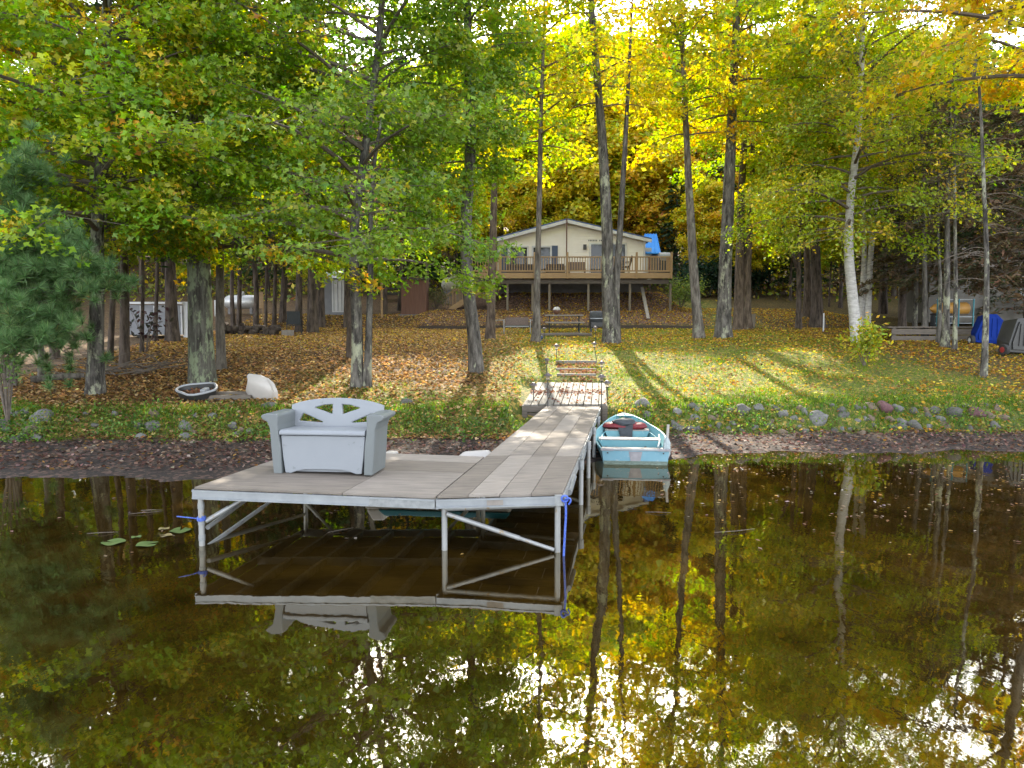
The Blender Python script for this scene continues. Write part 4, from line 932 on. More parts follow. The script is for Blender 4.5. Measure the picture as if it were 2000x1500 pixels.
b.build('shell', M['tub'], tb, smooth=True)
MB().tube([(x_ * 1.0, y_ * 1.0, .245) for x_, y_ in ou + ou[:1]], .028, 8).build('rim', M['tub_rim'], tb, smooth=True)
MB().box((.18, .03, .2), (.12, .2, .1)).build('divider', M['tub_rim'], tb, bevel=.02)
n = 260; C = np.c_[RNG.normal(0, .17, n), RNG.normal(0, .11, n), RNG.uniform(.12, .2, n)]
lm = leaf_mesh('leaf_fill', C, np.c_[RNG.normal(size=(n, 2)) * .5, np.ones(n)], RNG.uniform(.05, .09, n), colours([((.20, .09, .05), 1), ((.28, .15, .08), 1), ((.12, .06, .04), 1)], RNG.random(n), n), MAPLE, M['litter'])
kind(link('leaf_fill', lm, tb), 'stuff')
p = on(445, 782)
for i, (dx_, dy_, lab) in enumerate(((0, .0, 'mossy grey plank lying nearest the water beside the beige slab'), (-.02, .42, 'dark plank lying behind the mossy one beside the tub'))):
    tag(MB().box((0, 0, 0), (.95, .14, .10)).build('loose_plank', M['oldwood'], None, (p.x + dx_ + .05, p.y + dy_, tz(p.x, p.y + dy_) + .06), .05), lab, 'plank')
p = on(508, 786)
bs = lump(.52, .12, .33, 21, M['beige'], 'beige_slab', None, (p.x - .06, p.y + .28, p.z + .24), 22, .32, -.25)
bs.rotation_euler = (.35, .62, -.2); tag(bs, 'pale beige crumpled plastic boat seat tipped against planks on the bank', 'boat seat')

# ------------------------------------------------------------------ rocks of the bank
def rock_mesh(seed, sub=3):
    r_ = np.random.default_rng(seed); bm = bmesh.new(); bmesh.ops.create_icosphere(bm, subdivisions=sub, radius=1)
    dirs = r_.normal(size=(11, 3)); dirs /= np.linalg.norm(dirs, axis=1, keepdims=True); cut = r_.uniform(.5, .92, 11)
    ph = r_.uniform(0, 6, 3)
    for v_ in bm.verts:
        d = np.array(v_.co); k = 1.0
        for q_, c_ in zip(dirs, cut):
            dt = float(d @ q_)
            if dt > c_: k = min(k, c_ / dt)
        k *= 1 + .05 * math.sin(4 * d[0] + ph[0]) * math.cos(3.5 * d[1] + ph[1]) + .03 * math.sin(9 * d[2] + ph[2])
        v_.co = Vector(d * k)
    me = bpy.data.meshes.new('rock'); bm.to_mesh(me); bm.free()
    for f in me.polygons: f.use_smooth = True
    return me
RM = {}
def rock(x, y, z, sx, sy, sz, seed, mat, label, group=None):
    key = (seed % 7, mat)
    if key not in RM:
        RM[key] = rock_mesh(seed % 7 + 40); RM[key].materials.append(M[mat])
    o_ = link('rock', RM[key], None, (x, y, z)); o_.scale = (sx, sy, sz); o_.rotation_euler = (rnd.uniform(-.4, .4), rnd.uniform(-.4, .4), rnd.uniform(0, 6))
    tag(o_, label, 'rock', group)
named = [(85, 822, 34, 'rock_pale', 'largest pale blue grey rock near the top of the left bank'), (66, 846, 26, 'rock_tan', 'rusty brown rock under the large pale rock on the left bank'),
         (8, 833, 22, 'rock', 'grey rock at the far left edge of the bank'), (30, 860, 24, 'rock', 'dull rock low in the bright grass at far left'),
         (300, 837, 26, 'rock', 'round speckled rock in the weeds below the tub'), (361, 838, 28, 'rock_pale', 'grey double lobed rock left of the storage bench'),
         (274, 858, 20, 'rock_pale', 'small mossy rock at the foot of the left bank'), (485, 846, 16, 'rock_pale', 'small pale rock just left of the bench arm'), (462, 852, 14, 'rock', 'little grey rock beside the small pale one left of the bench'),
         (525, 798, 24, 'rock', 'flat grey rock on the bank just above the bench arm'), (298, 806, 16, 'rock_tan', 'tan rock in grass above the speckled one'), (222, 812, 13, 'rock_pale', 'small white rock in the leaves of the left bank'),
         (795, 790, 22, 'rock', 'pale rock in the grass right of the bench back'), (1255, 792, 26, 'rock_pale', 'pale grey rock in weeds above the boat bow'), (1728, 800, 28, 'rock_maroon', 'maroon rock with white streak topping the right bank'),
         (1599, 823, 33, 'rock_pale', 'big rounded slate grey rock in the right bank wall'), (1752, 803, 20, 'rock_pale', 'pale rock directly right of the maroon one'), (1738, 822, 18, 'rock_tan', 'olive rock beneath the maroon one'),
         (1863, 812, 28, 'rock', 'large grey rock toward the right end of the bank wall'), (1908, 812, 24, 'rock_maroon', 'purplish rock last in the right bank wall'), (1787, 836, 26, 'rock', 'wide flat grey rock low in the right bank wall'),
         (1484, 800, 18, 'rock_pale', 'upright pale rock at the top of the right bank'), (1450, 806, 26, 'rock', 'broad dark rock beside the upright pale one')]
for i, (px, py, r_, mt, lab) in enumerate(named):
    p = on(px, py); s_ = r_ * p.y / F * .78
    rock(p.x, p.y + .02, p.z + s_ * .0, s_, s_ * .8, s_ * .75, i * 3 + 1, mt, lab)
for px in range(1325, 1960, 19):
    for row in range(3):
        py = 800 + row * 20 + rnd.uniform(-9, 9); qx = px + rnd.uniform(-9, 9)
        if any(abs(qx - n_[0]) < n_[2] * .8 and abs(py - n_[1]) < n_[2] * .7 for n_ in named): continue
        mt = rnd.choice(['rock', 'rock', 'rock_pale', 'rock_tan']); p = on(qx, py); s_ = rnd.uniform(.08, .20)
        rock(p.x, p.y + .03, p.z - s_ * .22, s_, s_ * .8, s_ * .72, rnd.randint(0, 99), mt, {'rock': 'dark grey', 'rock_pale': 'pale grey', 'rock_tan': 'tan'}[mt] + ' fieldstone wedged in the low wall of the right bank', 'fieldstones of the right bank wall')
for i in range(34):
    qx = rnd.uniform(0, 500) if i < 24 else rnd.uniform(1200, 1330); p = on(qx, rnd.uniform(806, 862)); s_ = rnd.uniform(.06, .14)
    rock(p.x, p.y, p.z + .02, s_, s_ * .8, s_ * .7, rnd.randint(0, 99), rnd.choice(['rock', 'rock_pale', 'rock_tan']), 'small fieldstone sunk in the weeds of the bank', 'small fieldstones in the bank weeds')

# ------------------------------------------------------------------ lily pads
for px, py, r_, mt, lab in ((222, 1059, .165, 'lily', 'largest green lily pad, leftmost on the water'), (287, 1063, .15, 'lily', 'green lily pad with a leaf on it right of the largest'), (352, 1036, .16, 'lily', 'green lily pad nearest the platform leg'),
                            (266, 1049, .07, 'lily', 'smallest green lily pad between the two large ones'), (324, 1046, .09, 'lily_brown', 'browning lily pad behind the one with a leaf'), (320, 1033, .08, 'lily_brown', 'yellowed lily pad touching the pad nearest the platform')):
    p = atz(px, py, .006); r_ *= .68; b = MB(); a0 = rnd.uniform(0, 6)
    rim_ = [(r_ * (1 + .03 * math.sin(5 * a + a0)) * math.cos(a), r_ * (1 + .03 * math.sin(4 * a)) * math.sin(a), .005 + .006 * math.sin(3 * a + a0)) for a in np.linspace(a0 + .22, a0 + 6.06, 26)]
    b.add([(0, 0, 0)] + rim_, [(0, i, i + 1) for i in range(1, 26)])
    tag(b.build('lily_pad', M[mt], None, tuple(p)), lab, 'lily pad')

# ------------------------------------------------------------------ trees
G1 = [((.17, .31, .016), 4), ((.27, .39, .02), 5), ((.44, .46, .026), 3.2), ((.62, .44, .035), 1.5), ((.64, .30, .045), .5)]
G2 = [((.13, .23, .03), 5), ((.20, .30, .035), 4), ((.34, .36, .04), 2.6), ((.54, .36, .05), 1.2), ((.62, .19, .06), 1.3)]
YG = [((.24, .36, .02), 4), ((.38, .43, .025), 4), ((.58, .48, .03), 2.5), ((.62, .38, .03), .6)]
YL = [((.40, .46, .025), 4), ((.64, .51, .025), 5), ((.66, .42, .028), 1.6), ((.60, .26, .05), .4)]
OG = [((.66, .46, .028), 4), ((.64, .34, .035), 2), ((.54, .47, .03), 3)]
BI = [((.25, .34, .03), 5), ((.37, .40, .035), 4), ((.56, .43, .045), 1.8), ((.60, .38, .05), .8)]
DK = [((.035, .07, .027), 4), ((.05, .09, .032), 3), ((.10, .085, .04), 1)]
BRN = [((.08, .085, .042), 3), ((.14, .11, .062), 3), ((.20, .13, .075), 2), ((.055, .08, .035), 3)]
PINE = [((.15, .26, .095), 5), ((.11, .20, .07), 4), ((.21, .31, .11), 2), ((.36, .26, .10), .4)]

def trunk_mesh(name, path, r0, r1, mat, n=14, flare=1.5, seed=0, step=.35):
    L_ = float(np.linalg.norm(np.diff(np.array(path, float), axis=0), axis=1).sum())
    pts = smooth_path(path, max(6, int(L_ / step)))
    h = pts[:, 2] - pts[0, 2]; f_ = np.linspace(0, 1, len(pts))
    rad = r0 + (r1 - r0) * f_ ** .8; rad = rad * (1 + (flare - 1) * np.exp(-np.maximum(h - .1, 0) / .42))
    r_ = np.random.default_rng(seed); ph = r_.uniform(0, 6, 4)
    fl_ = lambda i, a: 1 + (.10 * math.sin(4 * a + ph[0]) + .10 * math.sin(3 * a + ph[1])) * math.exp(-max(h[i], 0) / .35) + .035 * math.sin(2 * a + ph[2] + h[i] * .8) + .025 * math.sin(5 * a + h[i] * 2.1)
    b = MB().tube(pts, list(rad), n, True, fl_)
    return b.mesh(name, mat, smooth=True), pts, rad
def crown_data(rng, pts, z0, z1, R, nl, ns, nleaf, lsz, pal, bias=(0, 0), droop=.30, sr=.42, tip=.0, flat=.12, low=.75, rise0=.18, rise1=.9):
    zs = pts[:, 2]; b = MB(); CC, NN, CL = [], [], []
    prof = lambda t: np.interp(t, [0, .25, .6, .85, 1], [low, 1, .85, .5, .22])
    for i in range(nl):
        t = (i + rng.random()) / nl; z = z0 + (z1 - z0) * t
        base = np.array([np.interp(z, zs, pts[:, 0]), np.interp(z, zs, pts[:, 1]), z])
        az = i * 2.39996 + rng.uniform(-.5, .5); d = np.array([math.cos(az), math.sin(az)])
        Ln = R * prof(t) * rng.uniform(.65, 1.1) * (1 + bias[0] * d[0] + bias[1] * d[1])
        Ln = max(Ln, .4); rise = (rise0 + (rise1 - rise0) * t) * rng.uniform(.6, 1.3); dr_ = droop * rng.uniform(.5, 1.3)
        bend = rng.uniform(-.25, .25)
        def P_(s): 
            return np.array([base[0] + Ln * (s * d[0] - bend * s * s * d[1]), base[1] + Ln * (s * d[1] + bend * s * s * d[0]), base[2] + Ln * (rise * s - dr_ * s * s)])
        b.tube([P_(s) for s in np.linspace(0, .95, 6)], list(np.linspace(.012 + .011 * Ln, .006, 6)), 5, False)
        for j in range(ns):
            s = .22 + .80 * math.sqrt((j + rng.random()) / ns); p0 = P_(s * .86)
            lat = rng.normal() * .30 * Ln * (1.15 - s * .75); c = P_(s) + np.array([-d[1] * lat, d[0] * lat, rng.normal() * .16 - .05 * abs(lat)])
            b.tube([p0, c], [.008, .004], 3, False)
            m_ = max(4, int(nleaf * rng.uniform(.6, 1.35))); rr = sr * rng.uniform(.7, 1.25)
            a = rng.uniform(0, 6.283, m_); r = rr * np.sqrt(rng.random(m_))
            slope = rng.normal(size=2) * .22 + d * -.18
            off = np.stack([r * np.cos(a), r * np.sin(a)], 1)
            zz = off @ slope - .35 * r * r + rng.normal(size=m_) * flat
            CC.append(np.c_[c[0] + off[:, 0], c[1] + off[:, 1], c[2] + zz])
            nn = rng.normal(size=(m_, 3)) * .55 + np.array([d[0] * .35, d[1] * .35, .75]) + np.c_[off * .5, np.zeros(m_)]
            NN.append(nn)
            sv = rng.random() * (1 - tip) + tip * (s * .6 + .4 * t) * rng.random() ** .3
            CL.append(np.clip(sv * .86 + rng.random(m_) * .15, 0, 1))
    CC, NN, CL = np.concatenate(CC), np.concatenate(NN), np.concatenate(CL)
    return b, CC, NN, colours(pal, CL, len(CC)), lsz * rng.uniform(.5, 1.42, len(CC))
def leafy(root, pts, seed, mat_b, z0, z1, R, nl, ns, nleaf, lsz, pal, shape=MAPLE, **k):
    rng = np.random.default_rng(seed)
    b, C, Nn, Cl, Sz = crown_data(rng, pts, z0, z1, R, nl, ns, nleaf, lsz, pal, **k)
    kind(b.build('branches', mat_b, root), 'stuff')
    kind(link('crown', leaf_mesh('crown', C, Nn, Sz, Cl, shape, M['leaf']), root), 'stuff')
def tree(name, label, cat, path_px, wpx, top, barkm, crown=None, d=None, group=None, seed=0, tip_r=.25, extra=None, n=14, flare=1.45):
    g = on(*path_px[0]); d = d or g.y; g = Vector((at(*path_px[0], d).x, d, 0)); g.z = tz(g.x, d)
    r = thing(name, label, cat, (g.x, d, g.z - .05), 0, group)
    loc = [(0, 0, -.15)]
    rng = np.random.default_rng(seed + 5)
    for q_ in path_px[1:]:
        p_ = at(q_[0], q_[1], d); loc.append((p_.x - g.x, rng.uniform(-.12, .12), p_.z - g.z))
    if loc[-1][2] < top:
        dx_ = (loc[-1][0] - loc[-2][0]) / max(loc[-1][2] - loc[-2][2], .1) * .6
        loc.append((loc[-1][0] + dx_ * (top - loc[-1][2]), .1, top))
    r0 = wpx * d / F / 2
    me, pts, rad = trunk_mesh('trunk', loc, r0, max(r0 * tip_r, .02), M[barkm], n=n, flare=flare, seed=seed)
    link('trunk', me, r)
    for pth, w2 in (extra or []):
        l2 = [(at(q_[0], q_[1], d).x - g.x, .03 + .02 * i, at(q_[0], q_[1], d).z - g.z) for i, q_ in enumerate(pth)]
        l2[0] = (l2[0][0], l2[0][1], min(l2[0][2], l2[0][2]))
        me2, _, _ = trunk_mesh('side_trunk', l2, w2 * d / F / 2, .03, M[barkm], n=10, flare=1.25, seed=seed + 9); link('side_trunk', me2, r)
    if crown: leafy(r, pts, seed, M['twig'] if barkm != 'bark_dark' else M['bark_dark'], **crown)
    return r, pts

CR = lambda z0, z1, R, nl, ns, nf, ls, pal, **k: dict(z0=z0, z1=z1, R=R, nl=nl, ns=ns, nleaf=nf, lsz=ls, pal=pal, **k)
# shoreline maples
tree('maple_tree', 'lichen coated maple standing alone nearest the left end of the bank', 'tree', [(185, 772), (189, 560), (192, 420), (205, 200)], 31, 16, 'bark_lichen', CR(3.5, 16, 4.0, 90, 14, 62, .122, G1, bias=(-.1, -.25), low=1), seed=1)
tree('maple_tree', 'thickest lichened trunk on the left above the dark grey tub', 'tree', [(395, 748), (390, 600), (382, 450), (372, 250), (365, 30)], 50, 18, 'bark_lichen_big', CR(3.4, 18, 4.9, 98, 15, 62, .125, G1, bias=(0, -.25), low=.95), seed=2, n=18, flare=1.18)
tree('maple_tree', 'slender grey trunk just right of the thickest lichened one', 'tree', [(432, 722), (430, 560), (428, 420), (440, 200)], 19, 11.5, 'bark_grey', CR(4.0, 11.5, 3.0, 44, 12, 58, .12, G1, bias=(.2, -.2), low=1), seed=3, flare=1.2)
tree('maple_tree', 'double trunked grey maple with red tipped leaves left of the bench back', 'tree', [(697, 757), (697, 640), (692, 520), (690, 430), (712, 290), (738, 90)], 24, 15.5, 'bark_lichen', CR(3.0, 15.5, 3.9, 94, 14, 60, .115, G2, bias=(-.22, -.2), tip=.6, low=1), seed=4, extra=[([(716, 757), (720, 640), (723, 520), (721, 400), (732, 280), (760, 150)], 17)], flare=1.15)
tree('maple_tree', 'leaning silver grey maple with flaking lichen left of the lawn path', 'tree', [(931, 727), (926, 650), (914, 560), (908, 450), (921, 280), (914, 80)], 29, 17, 'bark_lichen', CR(5.4, 17, 2.6, 70, 11, 44, .12, G2, bias=(-.35, -.1), tip=.6), seed=5, flare=1.3)
# a tree whose trunk stands left of the picture and whose crown reaches in
tree('maple_tree', 'green maple whose crown reaches in from beyond the left edge', 'tree', [(-170, 770), (-160, 500)], 34, 14, 'bark_grey', CR(4.4, 14, 4.2, 40, 13, 40, .145, G1, bias=(.2, -.1)), seed=6)
# trees on the lawn
tree('maple_tree', 'brown trunk directly right of the leaning silver maple', 'tree', [(957, 663), (962, 500), (966, 340), (970, 150)], 19, 14, 'bark_brown', CR(6.6, 14, 3.0, 36, 9, 26, .18, YG, shape=OVAL, sr=.55), seed=7)
tree('maple_tree', 'slim trunk with a knot rising in front of the cabin windows', 'tree', [(1047, 668), (1050, 520), (1054, 380), (1056, 240), (1062, 60)], 15, 14.5, 'bark_grey', CR(7.0, 14.5, 3.0, 36, 9, 24, .18, YG, shape=OVAL, sr=.55), seed=8, flare=1.7)
tree('maple_tree', 'leaning double trunk at the top right of the lawn steps', 'tree', [(1193, 670), (1187, 560), (1186, 450), (1177, 270), (1162, 90), (1150, -60)], 28, 17, 'bark_lichen', CR(8.2, 17, 3.0, 36, 9, 24, .18, YL, shape=OVAL, sr=.55), seed=9, flare=1.55, extra=[([(1203, 668), (1203, 560), (1212, 440), (1224, 240), (1234, 40), (1238, -60)], 18)])
tree('maple_tree', 'straight grey brown trunk right of the raised deck corner', 'tree', [(1366, 661), (1355, 520), (1346, 350), (1338, 220), (1330, 40)], 21, 15.5, 'bark_grey', CR(7.6, 15.5, 3.2, 40, 9, 30, .18, YL, shape=OVAL, sr=.55), seed=10, flare=1.5)
tree('maple_tree', 'thick dark trunk with white streaks at the centre of the sunny lawn', 'tree', [(1412, 660), (1417, 520), (1424, 350), (1430, 180), (1440, 0)], 31, 17, 'bark_lichen', CR(8.2, 17, 3.9, 50, 11, 42, .18, YG, shape=OVAL, sr=.55), seed=11, flare=1.45)
tree('maple_tree', 'paired tan trunks standing close behind the thick dark streaked one', 'tree', [(1443, 644), (1446, 520), (1448, 350), (1462, 150)], 22, 15, 'bark_brown', CR(7.2, 15, 3.2, 42, 11, 42, .18, YG, shape=OVAL, sr=.55), seed=12, flare=1.2, extra=[([(1458, 644), (1460, 520), (1470, 350), (1474, 150), (1478, 40)], 21)])
tree('young_maple', 'slender dark forked sapling on the right lawn with low green leaves', 'tree', [(1560, 642), (1560, 560), (1561, 470), (1566, 350), (1570, 260)], 12, 10, 'bark_dark', CR(4.2, 10, 3.0, 36, 11, 42, .18, YG, shape=OVAL, sr=.55), seed=13, extra=[([(1559, 520), (1546, 485), (1532, 460), (1524, 380), (1515, 330)], 8)])
tree('maple_tree', 'dark brown trunk with spreading roots just right of the forked sapling', 'tree', [(1597, 640), (1594, 540), (1592, 420), (1596, 250)], 24, 14, 'bark_dark', CR(6.5, 14, 3.2, 40, 11, 42, .18, YG, shape=OVAL, sr=.55), seed=14, flare=1.7)
tree('maple_tree', 'plain brown trunk half hidden behind the trunk with spreading roots', 'tree', [(1577, 618), (1576, 520), (1574, 420)], 15, 14, 'bark_brown', CR(7, 14, 3, 36, 10, 42, .18, YL, shape=OVAL, sr=.55), seed=15)
tree('birch_tree', 'white barked birch leaning above the leafy bush on the right lawn', 'birch', [(1676, 672), (1668, 590), (1658, 500), (1660, 400), (1672, 280), (1684, 120), (1690, -40)], 22, 14, 'bark_birch', CR(3.9, 14, 3.9, 84, 14, 56, .115, BI, low=.95, bias=(-.05, -.25), droop=.42, flat=.2, shape=OVAL), seed=16, flare=1.15)
tree('birch_tree', 'grey birch pair leaning right behind the white barked birch', 'birch', [(1692, 648), (1698, 520), (1706, 400), (1730, 270), (1752, 170)], 15, 12.5, 'bark_birch', CR(6.5, 12.5, 3.0, 44, 11, 46, .12, BI, shape=OVAL, droop=.4), seed=17, flare=1.1, extra=[([(1680, 645), (1690, 500), (1688, 380), (1700, 250)], 14)])
tree('maple_tree', 'golden maple whose crown hangs in from beyond the right edge', 'tree', [(2110, 740), (2080, 500), (2040, 250)], 34, 14, 'bark_grey', CR(7.6, 14.5, 4.4, 50, 13, 42, .155, YL, bias=(-.3, -.1)), seed=18)
b_, pts = tree('dead_tree', 'thin pale dead trunk with bare arching twigs in front of the blue cart', 'tree', [(1922, 737), (1924, 620), (1927, 500), (1922, 350), (1918, 250)], 12.5, 7.6, 'bark_lichen', None, seed=19, flare=1.2, tip_r=.4)
b = MB(); rng = np.random.default_rng(3)
for i in range(26):
    z = rng.uniform(2.2, 6.8); az = rng.uniform(-1.2, 1.2) + (0 if i % 3 else math.pi); ln = rng.uniform(.5, 1.5)
    bx = np.interp(z, pts[:, 2], pts[:, 0]); d = np.array([math.cos(az), math.sin(az)])
    pp = [(bx + d[0] * ln * s, d[1] * ln * s, z + ln * (.35 * s - .55 * s * s)) for s in np.linspace(0, 1, 6)]
    b.tube(pp, list(np.linspace(.012, .004, 6)), 4, False)
    for s in (.5, .75): 
        q = np.array(pp[3 if s == .5 else 4]); b.tube([q, q + np.array([d[0] * .25 + rng.normal() * .15, rng.normal() * .2, -.1])], [.006, .003], 3, False)
kind(b.build('branches', M['twig'], b_), 'stuff')

# conifers
def conifer(root, pts, seed, z0, z1, R, nw, pal, nper=7, dead=0.0, dens=26, mat='bark_dark', ns=.30, drp=.38):
    rng = np.random.default_rng(seed); b = MB(); C, Nn, T, Cl = [], [], [], []
    for i in range(nw):
        t = (i + .5) / nw; z = z0 + (z1 - z0) * t
        bx, by = np.interp(z, pts[:, 2], pts[:, 0]), np.interp(z, pts[:, 2], pts[:, 1])
        for j in range(nper):
            az = j * 6.283 / nper + i * 1.1 + rng.uniform(-.35, .35); d = np.array([math.cos(az), math.sin(az), 0]); Ln = R * (1 - t) ** .75 * rng.uniform(.6, 1.15) + .25
            P_ = lambda s: np.array([bx, by, z]) + d * Ln * s + np.array([0, 0, Ln * (.12 * s - drp * s * s)])
            b.tube([P_(s) for s in (0, .35, .7, 1)], [.016, .012, .008, .004], 4, False)
            isdead = rng.random() < dead * (1 - t)
            if isdead:
                for q in range(6):
                    s = rng.uniform(.3, 1); sd = rng.choice([-1, 1]); e = P_(s) + np.array([-d[1] * sd, d[0] * sd, 0]) * .35 * (1.2 - s) * Ln * .5 + d * .2 + np.array([0, 0, -.1])
                    b.tube([P_(s), e], [.006, .003], 3, False)
                if rng.random() < .6: continue
            m_ = int(dens * (.6 + Ln * .5)); s = .15 + .85 * np.sqrt(rng.random(m_)); sd = np.where(rng.random(m_) < .5, -1, 1)
            w_ = rng.random(m_) * .42 * Ln * (1.1 - s) + .05
            lat = np.array([-d[1], d[0], 0]); ax = np.array([P_(x_) for x_ in s])
            C.append(ax + lat[None] * (w_ * sd)[:, None] + np.c_[np.zeros(m_), np.zeros(m_), -w_ * .35 + rng.normal(size=m_) * .05])
            T.append(d[None] * .6 + lat[None] * sd[:, None] * .8 + rng.normal(size=(m_, 3)) * .25 + np.array([0, 0, -.25]))
            Nn.append(np.array([0, 0, 1]) + rng.normal(size=(m_, 3)) * .6)
            Cl.append(np.clip(rng.random() * .7 + rng.random(m_) * .3, 0, 1))
    C, Nn, T, Cl = map(np.concatenate, (C, Nn, T, Cl))
    kind(b.build('branches', M['twig'] if dead else M[mat], root), 'stuff')
    kind(link('crown', leaf_mesh('crown', C, Nn, ns * RNG.uniform(.7, 1.3, len(C)), colours(pal, Cl, len(C)), NEEDLES, M['needle'], T), root), 'stuff')
def ctree(label, path_px, wpx, top, crown, seed, name='hemlock_tree', barkm='bark_dark', group=None, d=None, cat='conifer'):
    r, pts = tree(name, label, cat, path_px, wpx, top, barkm, None, d=d, seed=seed, group=group, n=10, flare=1.25)
    conifer(r, pts, seed, **crown); return r
CC_ = lambda z0, z1, R, nw, pal=DK, **k: dict(z0=z0, z1=z1, R=R, nw=nw, pal=pal, **k)
ctree('large dark spruce with brown dead lower boughs on the right', [(1842, 655), (1842, 500)], 20, 11.5, CC_(2.4, 11.4, 3.3, 26, BRN, dead=.5, dens=75, ns=.27), 31, 'spruce_tree')
ctree('low boughed spruce sapling in front of the neighbour cabin', [(1968, 640), (1968, 540)], 9, 6.5, CC_(.9, 6.4, 2.0, 18, BRN, dead=.25, dens=60, ns=.24), 36, 'spruce_tree')
ctree('dull spruce at the right edge behind the dead pale trunk', [(2010, 665), (2010, 500)], 18, 11, CC_(2.4, 10.8, 3.0, 22, BRN, dead=.45, dens=75, ns=.27), 32, 'spruce_tree')
ctree('brown twigged spruce between the grey birches and the neighbour cabin', [(1762, 640), (1765, 480)], 15, 11.5, CC_(2.8, 11.3, 2.7, 24, BRN, dead=.55, dens=65, ns=.28), 33, 'spruce_tree')
ctree('dark hemlock rising behind the right birches', [(1725, 612), (1726, 480)], 16, 15, CC_(4.5, 14.8, 3.2, 20, DK), 34)
ctree('dark spruce standing behind the neighbour cabin roof', [(1900, 600), (1900, 480)], 16, 17, CC_(5, 16.6, 3.6, 22, DK), 35, 'spruce_tree')
for px, py, wv, lab in ((1786, 652, 10, 'leftmost mossy trunk of the thin row before the low deck'), (1807, 664, 13, 'second mossy trunk of the thin row before the low deck'), (1833, 672, 9, 'third mossy trunk of the thin row, paired with its neighbour'), (1848, 668, 8, 'slimmest brown trunk of the thin row beside the pair'), (1846, 680, 15, 'stoutest mossy trunk of the thin row before the low deck'), (1865, 684, 9, 'rightmost mossy trunk of the thin row before the blue cart')):
    r, pts = tree('slim_tree', lab, 'tree', [(px, py), (px + rnd.uniform(-2, 3), 560), (px + rnd.uniform(-4, 6), 440)], wv, 8 + rnd.uniform(-1, 2), 'bark_lichen', None, seed=px, n=10, flare=1.35)
    conifer(r, pts, px, 4.2, 9, 1.5, 8, BRN, nper=5, dead=.9, dens=14, ns=.24)
# dark trunks on the left, each with a dark crown above
left = [(108, 700, 17, 'dark trunk behind the pine boughs at the far left'), (214, 706, 12, 'bent dark trunk just right of the lichened shore maple'), (243, 712, 19, 'dark trunk left of the white panelled trailer'),
        (276, 690, 8, 'thin dark trunk crossing the white trailer near its left'), (303, 668, 8, 'thin dark trunk crossing the middle of the white trailer'), (338, 668, 27, 'broad dark trunk in front of the white trailer'),
        (456, 640, 9, 'dark trunk left of the silver gas tank'), (466, 642, 10, 'dark trunk at the left end of the silver gas tank'), (500, 645, 12, 'dark trunk at the right end of the silver gas tank'), (519, 640, 6, 'thin bent trunk right of the plywood board'),
        (535, 640, 9, 'trunk midway between the plywood board and folding chair'), (551, 630, 14, 'grey trunk behind the folding chair'), (583, 650, 15, 'dark trunk directly right of the folding chair'), (610, 650, 22, 'broad black trunk left of the white shed'), (628, 640, 16, 'dark brown trunk touching the left side of the white shed'),
        (673, 640, 7, 'thin wavy trunk right of the white shed'), (683, 700, 14, 'red brown trunk left of the double grey maple'), (752, 615, 9, 'slim dark trunk beside the yellow wooden post'), (780, 607, 9, 'slim trunk touching the left side of the red brown shed')]
for i, (px, py, wv, lab) in enumerate(left):
    top = 11 + (i * 7 % 5)
    ctree(lab, [(px, py), (px + rnd.uniform(-5, 5), 560), (px + rnd.uniform(-10, 10), 450)], wv, top, CC_(3.2 + (i % 3) * .5, top - .3, 2.0 + .25 * (i % 4), 13, DK if i % 2 else BRN, dens=18, ns=.38, nper=6), 60 + i)
# the long needled pine at the left edge
p = on(22, 758)
def pine(label, px, py, wv, top, tufts, seed):
    r, pts = tree('pine_tree', label, 'pine', [(px, py), (px - 3, 640), (px - 12, 500)], wv, top, 'bark_grey', None, seed=seed, n=10, flare=1.2)
    rng = np.random.default_rng(seed); b = MB(); C, T, Cl = [], [], []
    for (tx, ty, td) in tufts:
        e = at(tx, ty, td); e = np.array([e.x - r.location.x, e.y - r.location.y, e.z - r.location.z])
        zb = max(e[2] - .35, 1.4); s_ = np.array([np.interp(zb, pts[:, 2], pts[:, 0]), 0, zb])
        b.tube([s_, s_ * .4 + e * .6 + np.array([0, 0, -.05]), e], [.018, .012, .007], 5, False)
        for k in range(5):
            c = e + (rng.normal(size=3) * np.array([.24, .24, .16]) if k else 0); m_ = 110
            ax = np.array([rng.normal() * .4, rng.normal() * .4 - .25, .9]); ax /= np.linalg.norm(ax); dirs = rng.normal(size=(m_, 3)) * .62 + ax * .75; dirs /= np.linalg.norm(dirs, axis=1, keepdims=True)
            b.tube([e * .8 + s_ * .2, c], [.006, .004], 3, False)
            C.append(c[None] + dirs * .0); T.append(dirs); Cl.append(np.clip(rng.random() * .6 + .4 * rng.random(m_), 0, 1))
    C, T, Cl = map(np.concatenate, (C, T, Cl))
    kind(b.build('branches', M['twig'], r), 'stuff')
    sh_ = np.array([(-.03, 0, 0), (.03, 0, 0), (.0, 1, -.06)])
    kind(link('crown', leaf_mesh('crown', C, np.cross(T, RNG.normal(size=T.shape)), RNG.uniform(.15, .25, len(C)), colours(PINE, Cl, len(C)), sh_, M['needle'], T), r), 'stuff')
rr_ = random.Random(4)
tf = []
for (cx, cy, n_, sx, sy) in ((30, 380, 26, 45, 60), (60, 330, 10, 20, 25), (95, 470, 14, 40, 25), (60, 530, 22, 60, 40), (140, 520, 14, 45, 25), (180, 550, 9, 28, 18), (205, 555, 4, 12, 10), (85, 640, 22, 45, 35), (40, 660, 12, 35, 30), (20, 470, 16, 25, 60), (20, 580, 14, 25, 50)):
    for _ in range(n_): tf.append((cx + rr_.gauss(0, sx * .6), cy + rr_.gauss(0, sy * .6), rr_.uniform(12.9, 14.6)))
pine('long needled blue green pine at the left edge of the picture', 22, 758, 19, 6.2, tf, 91)
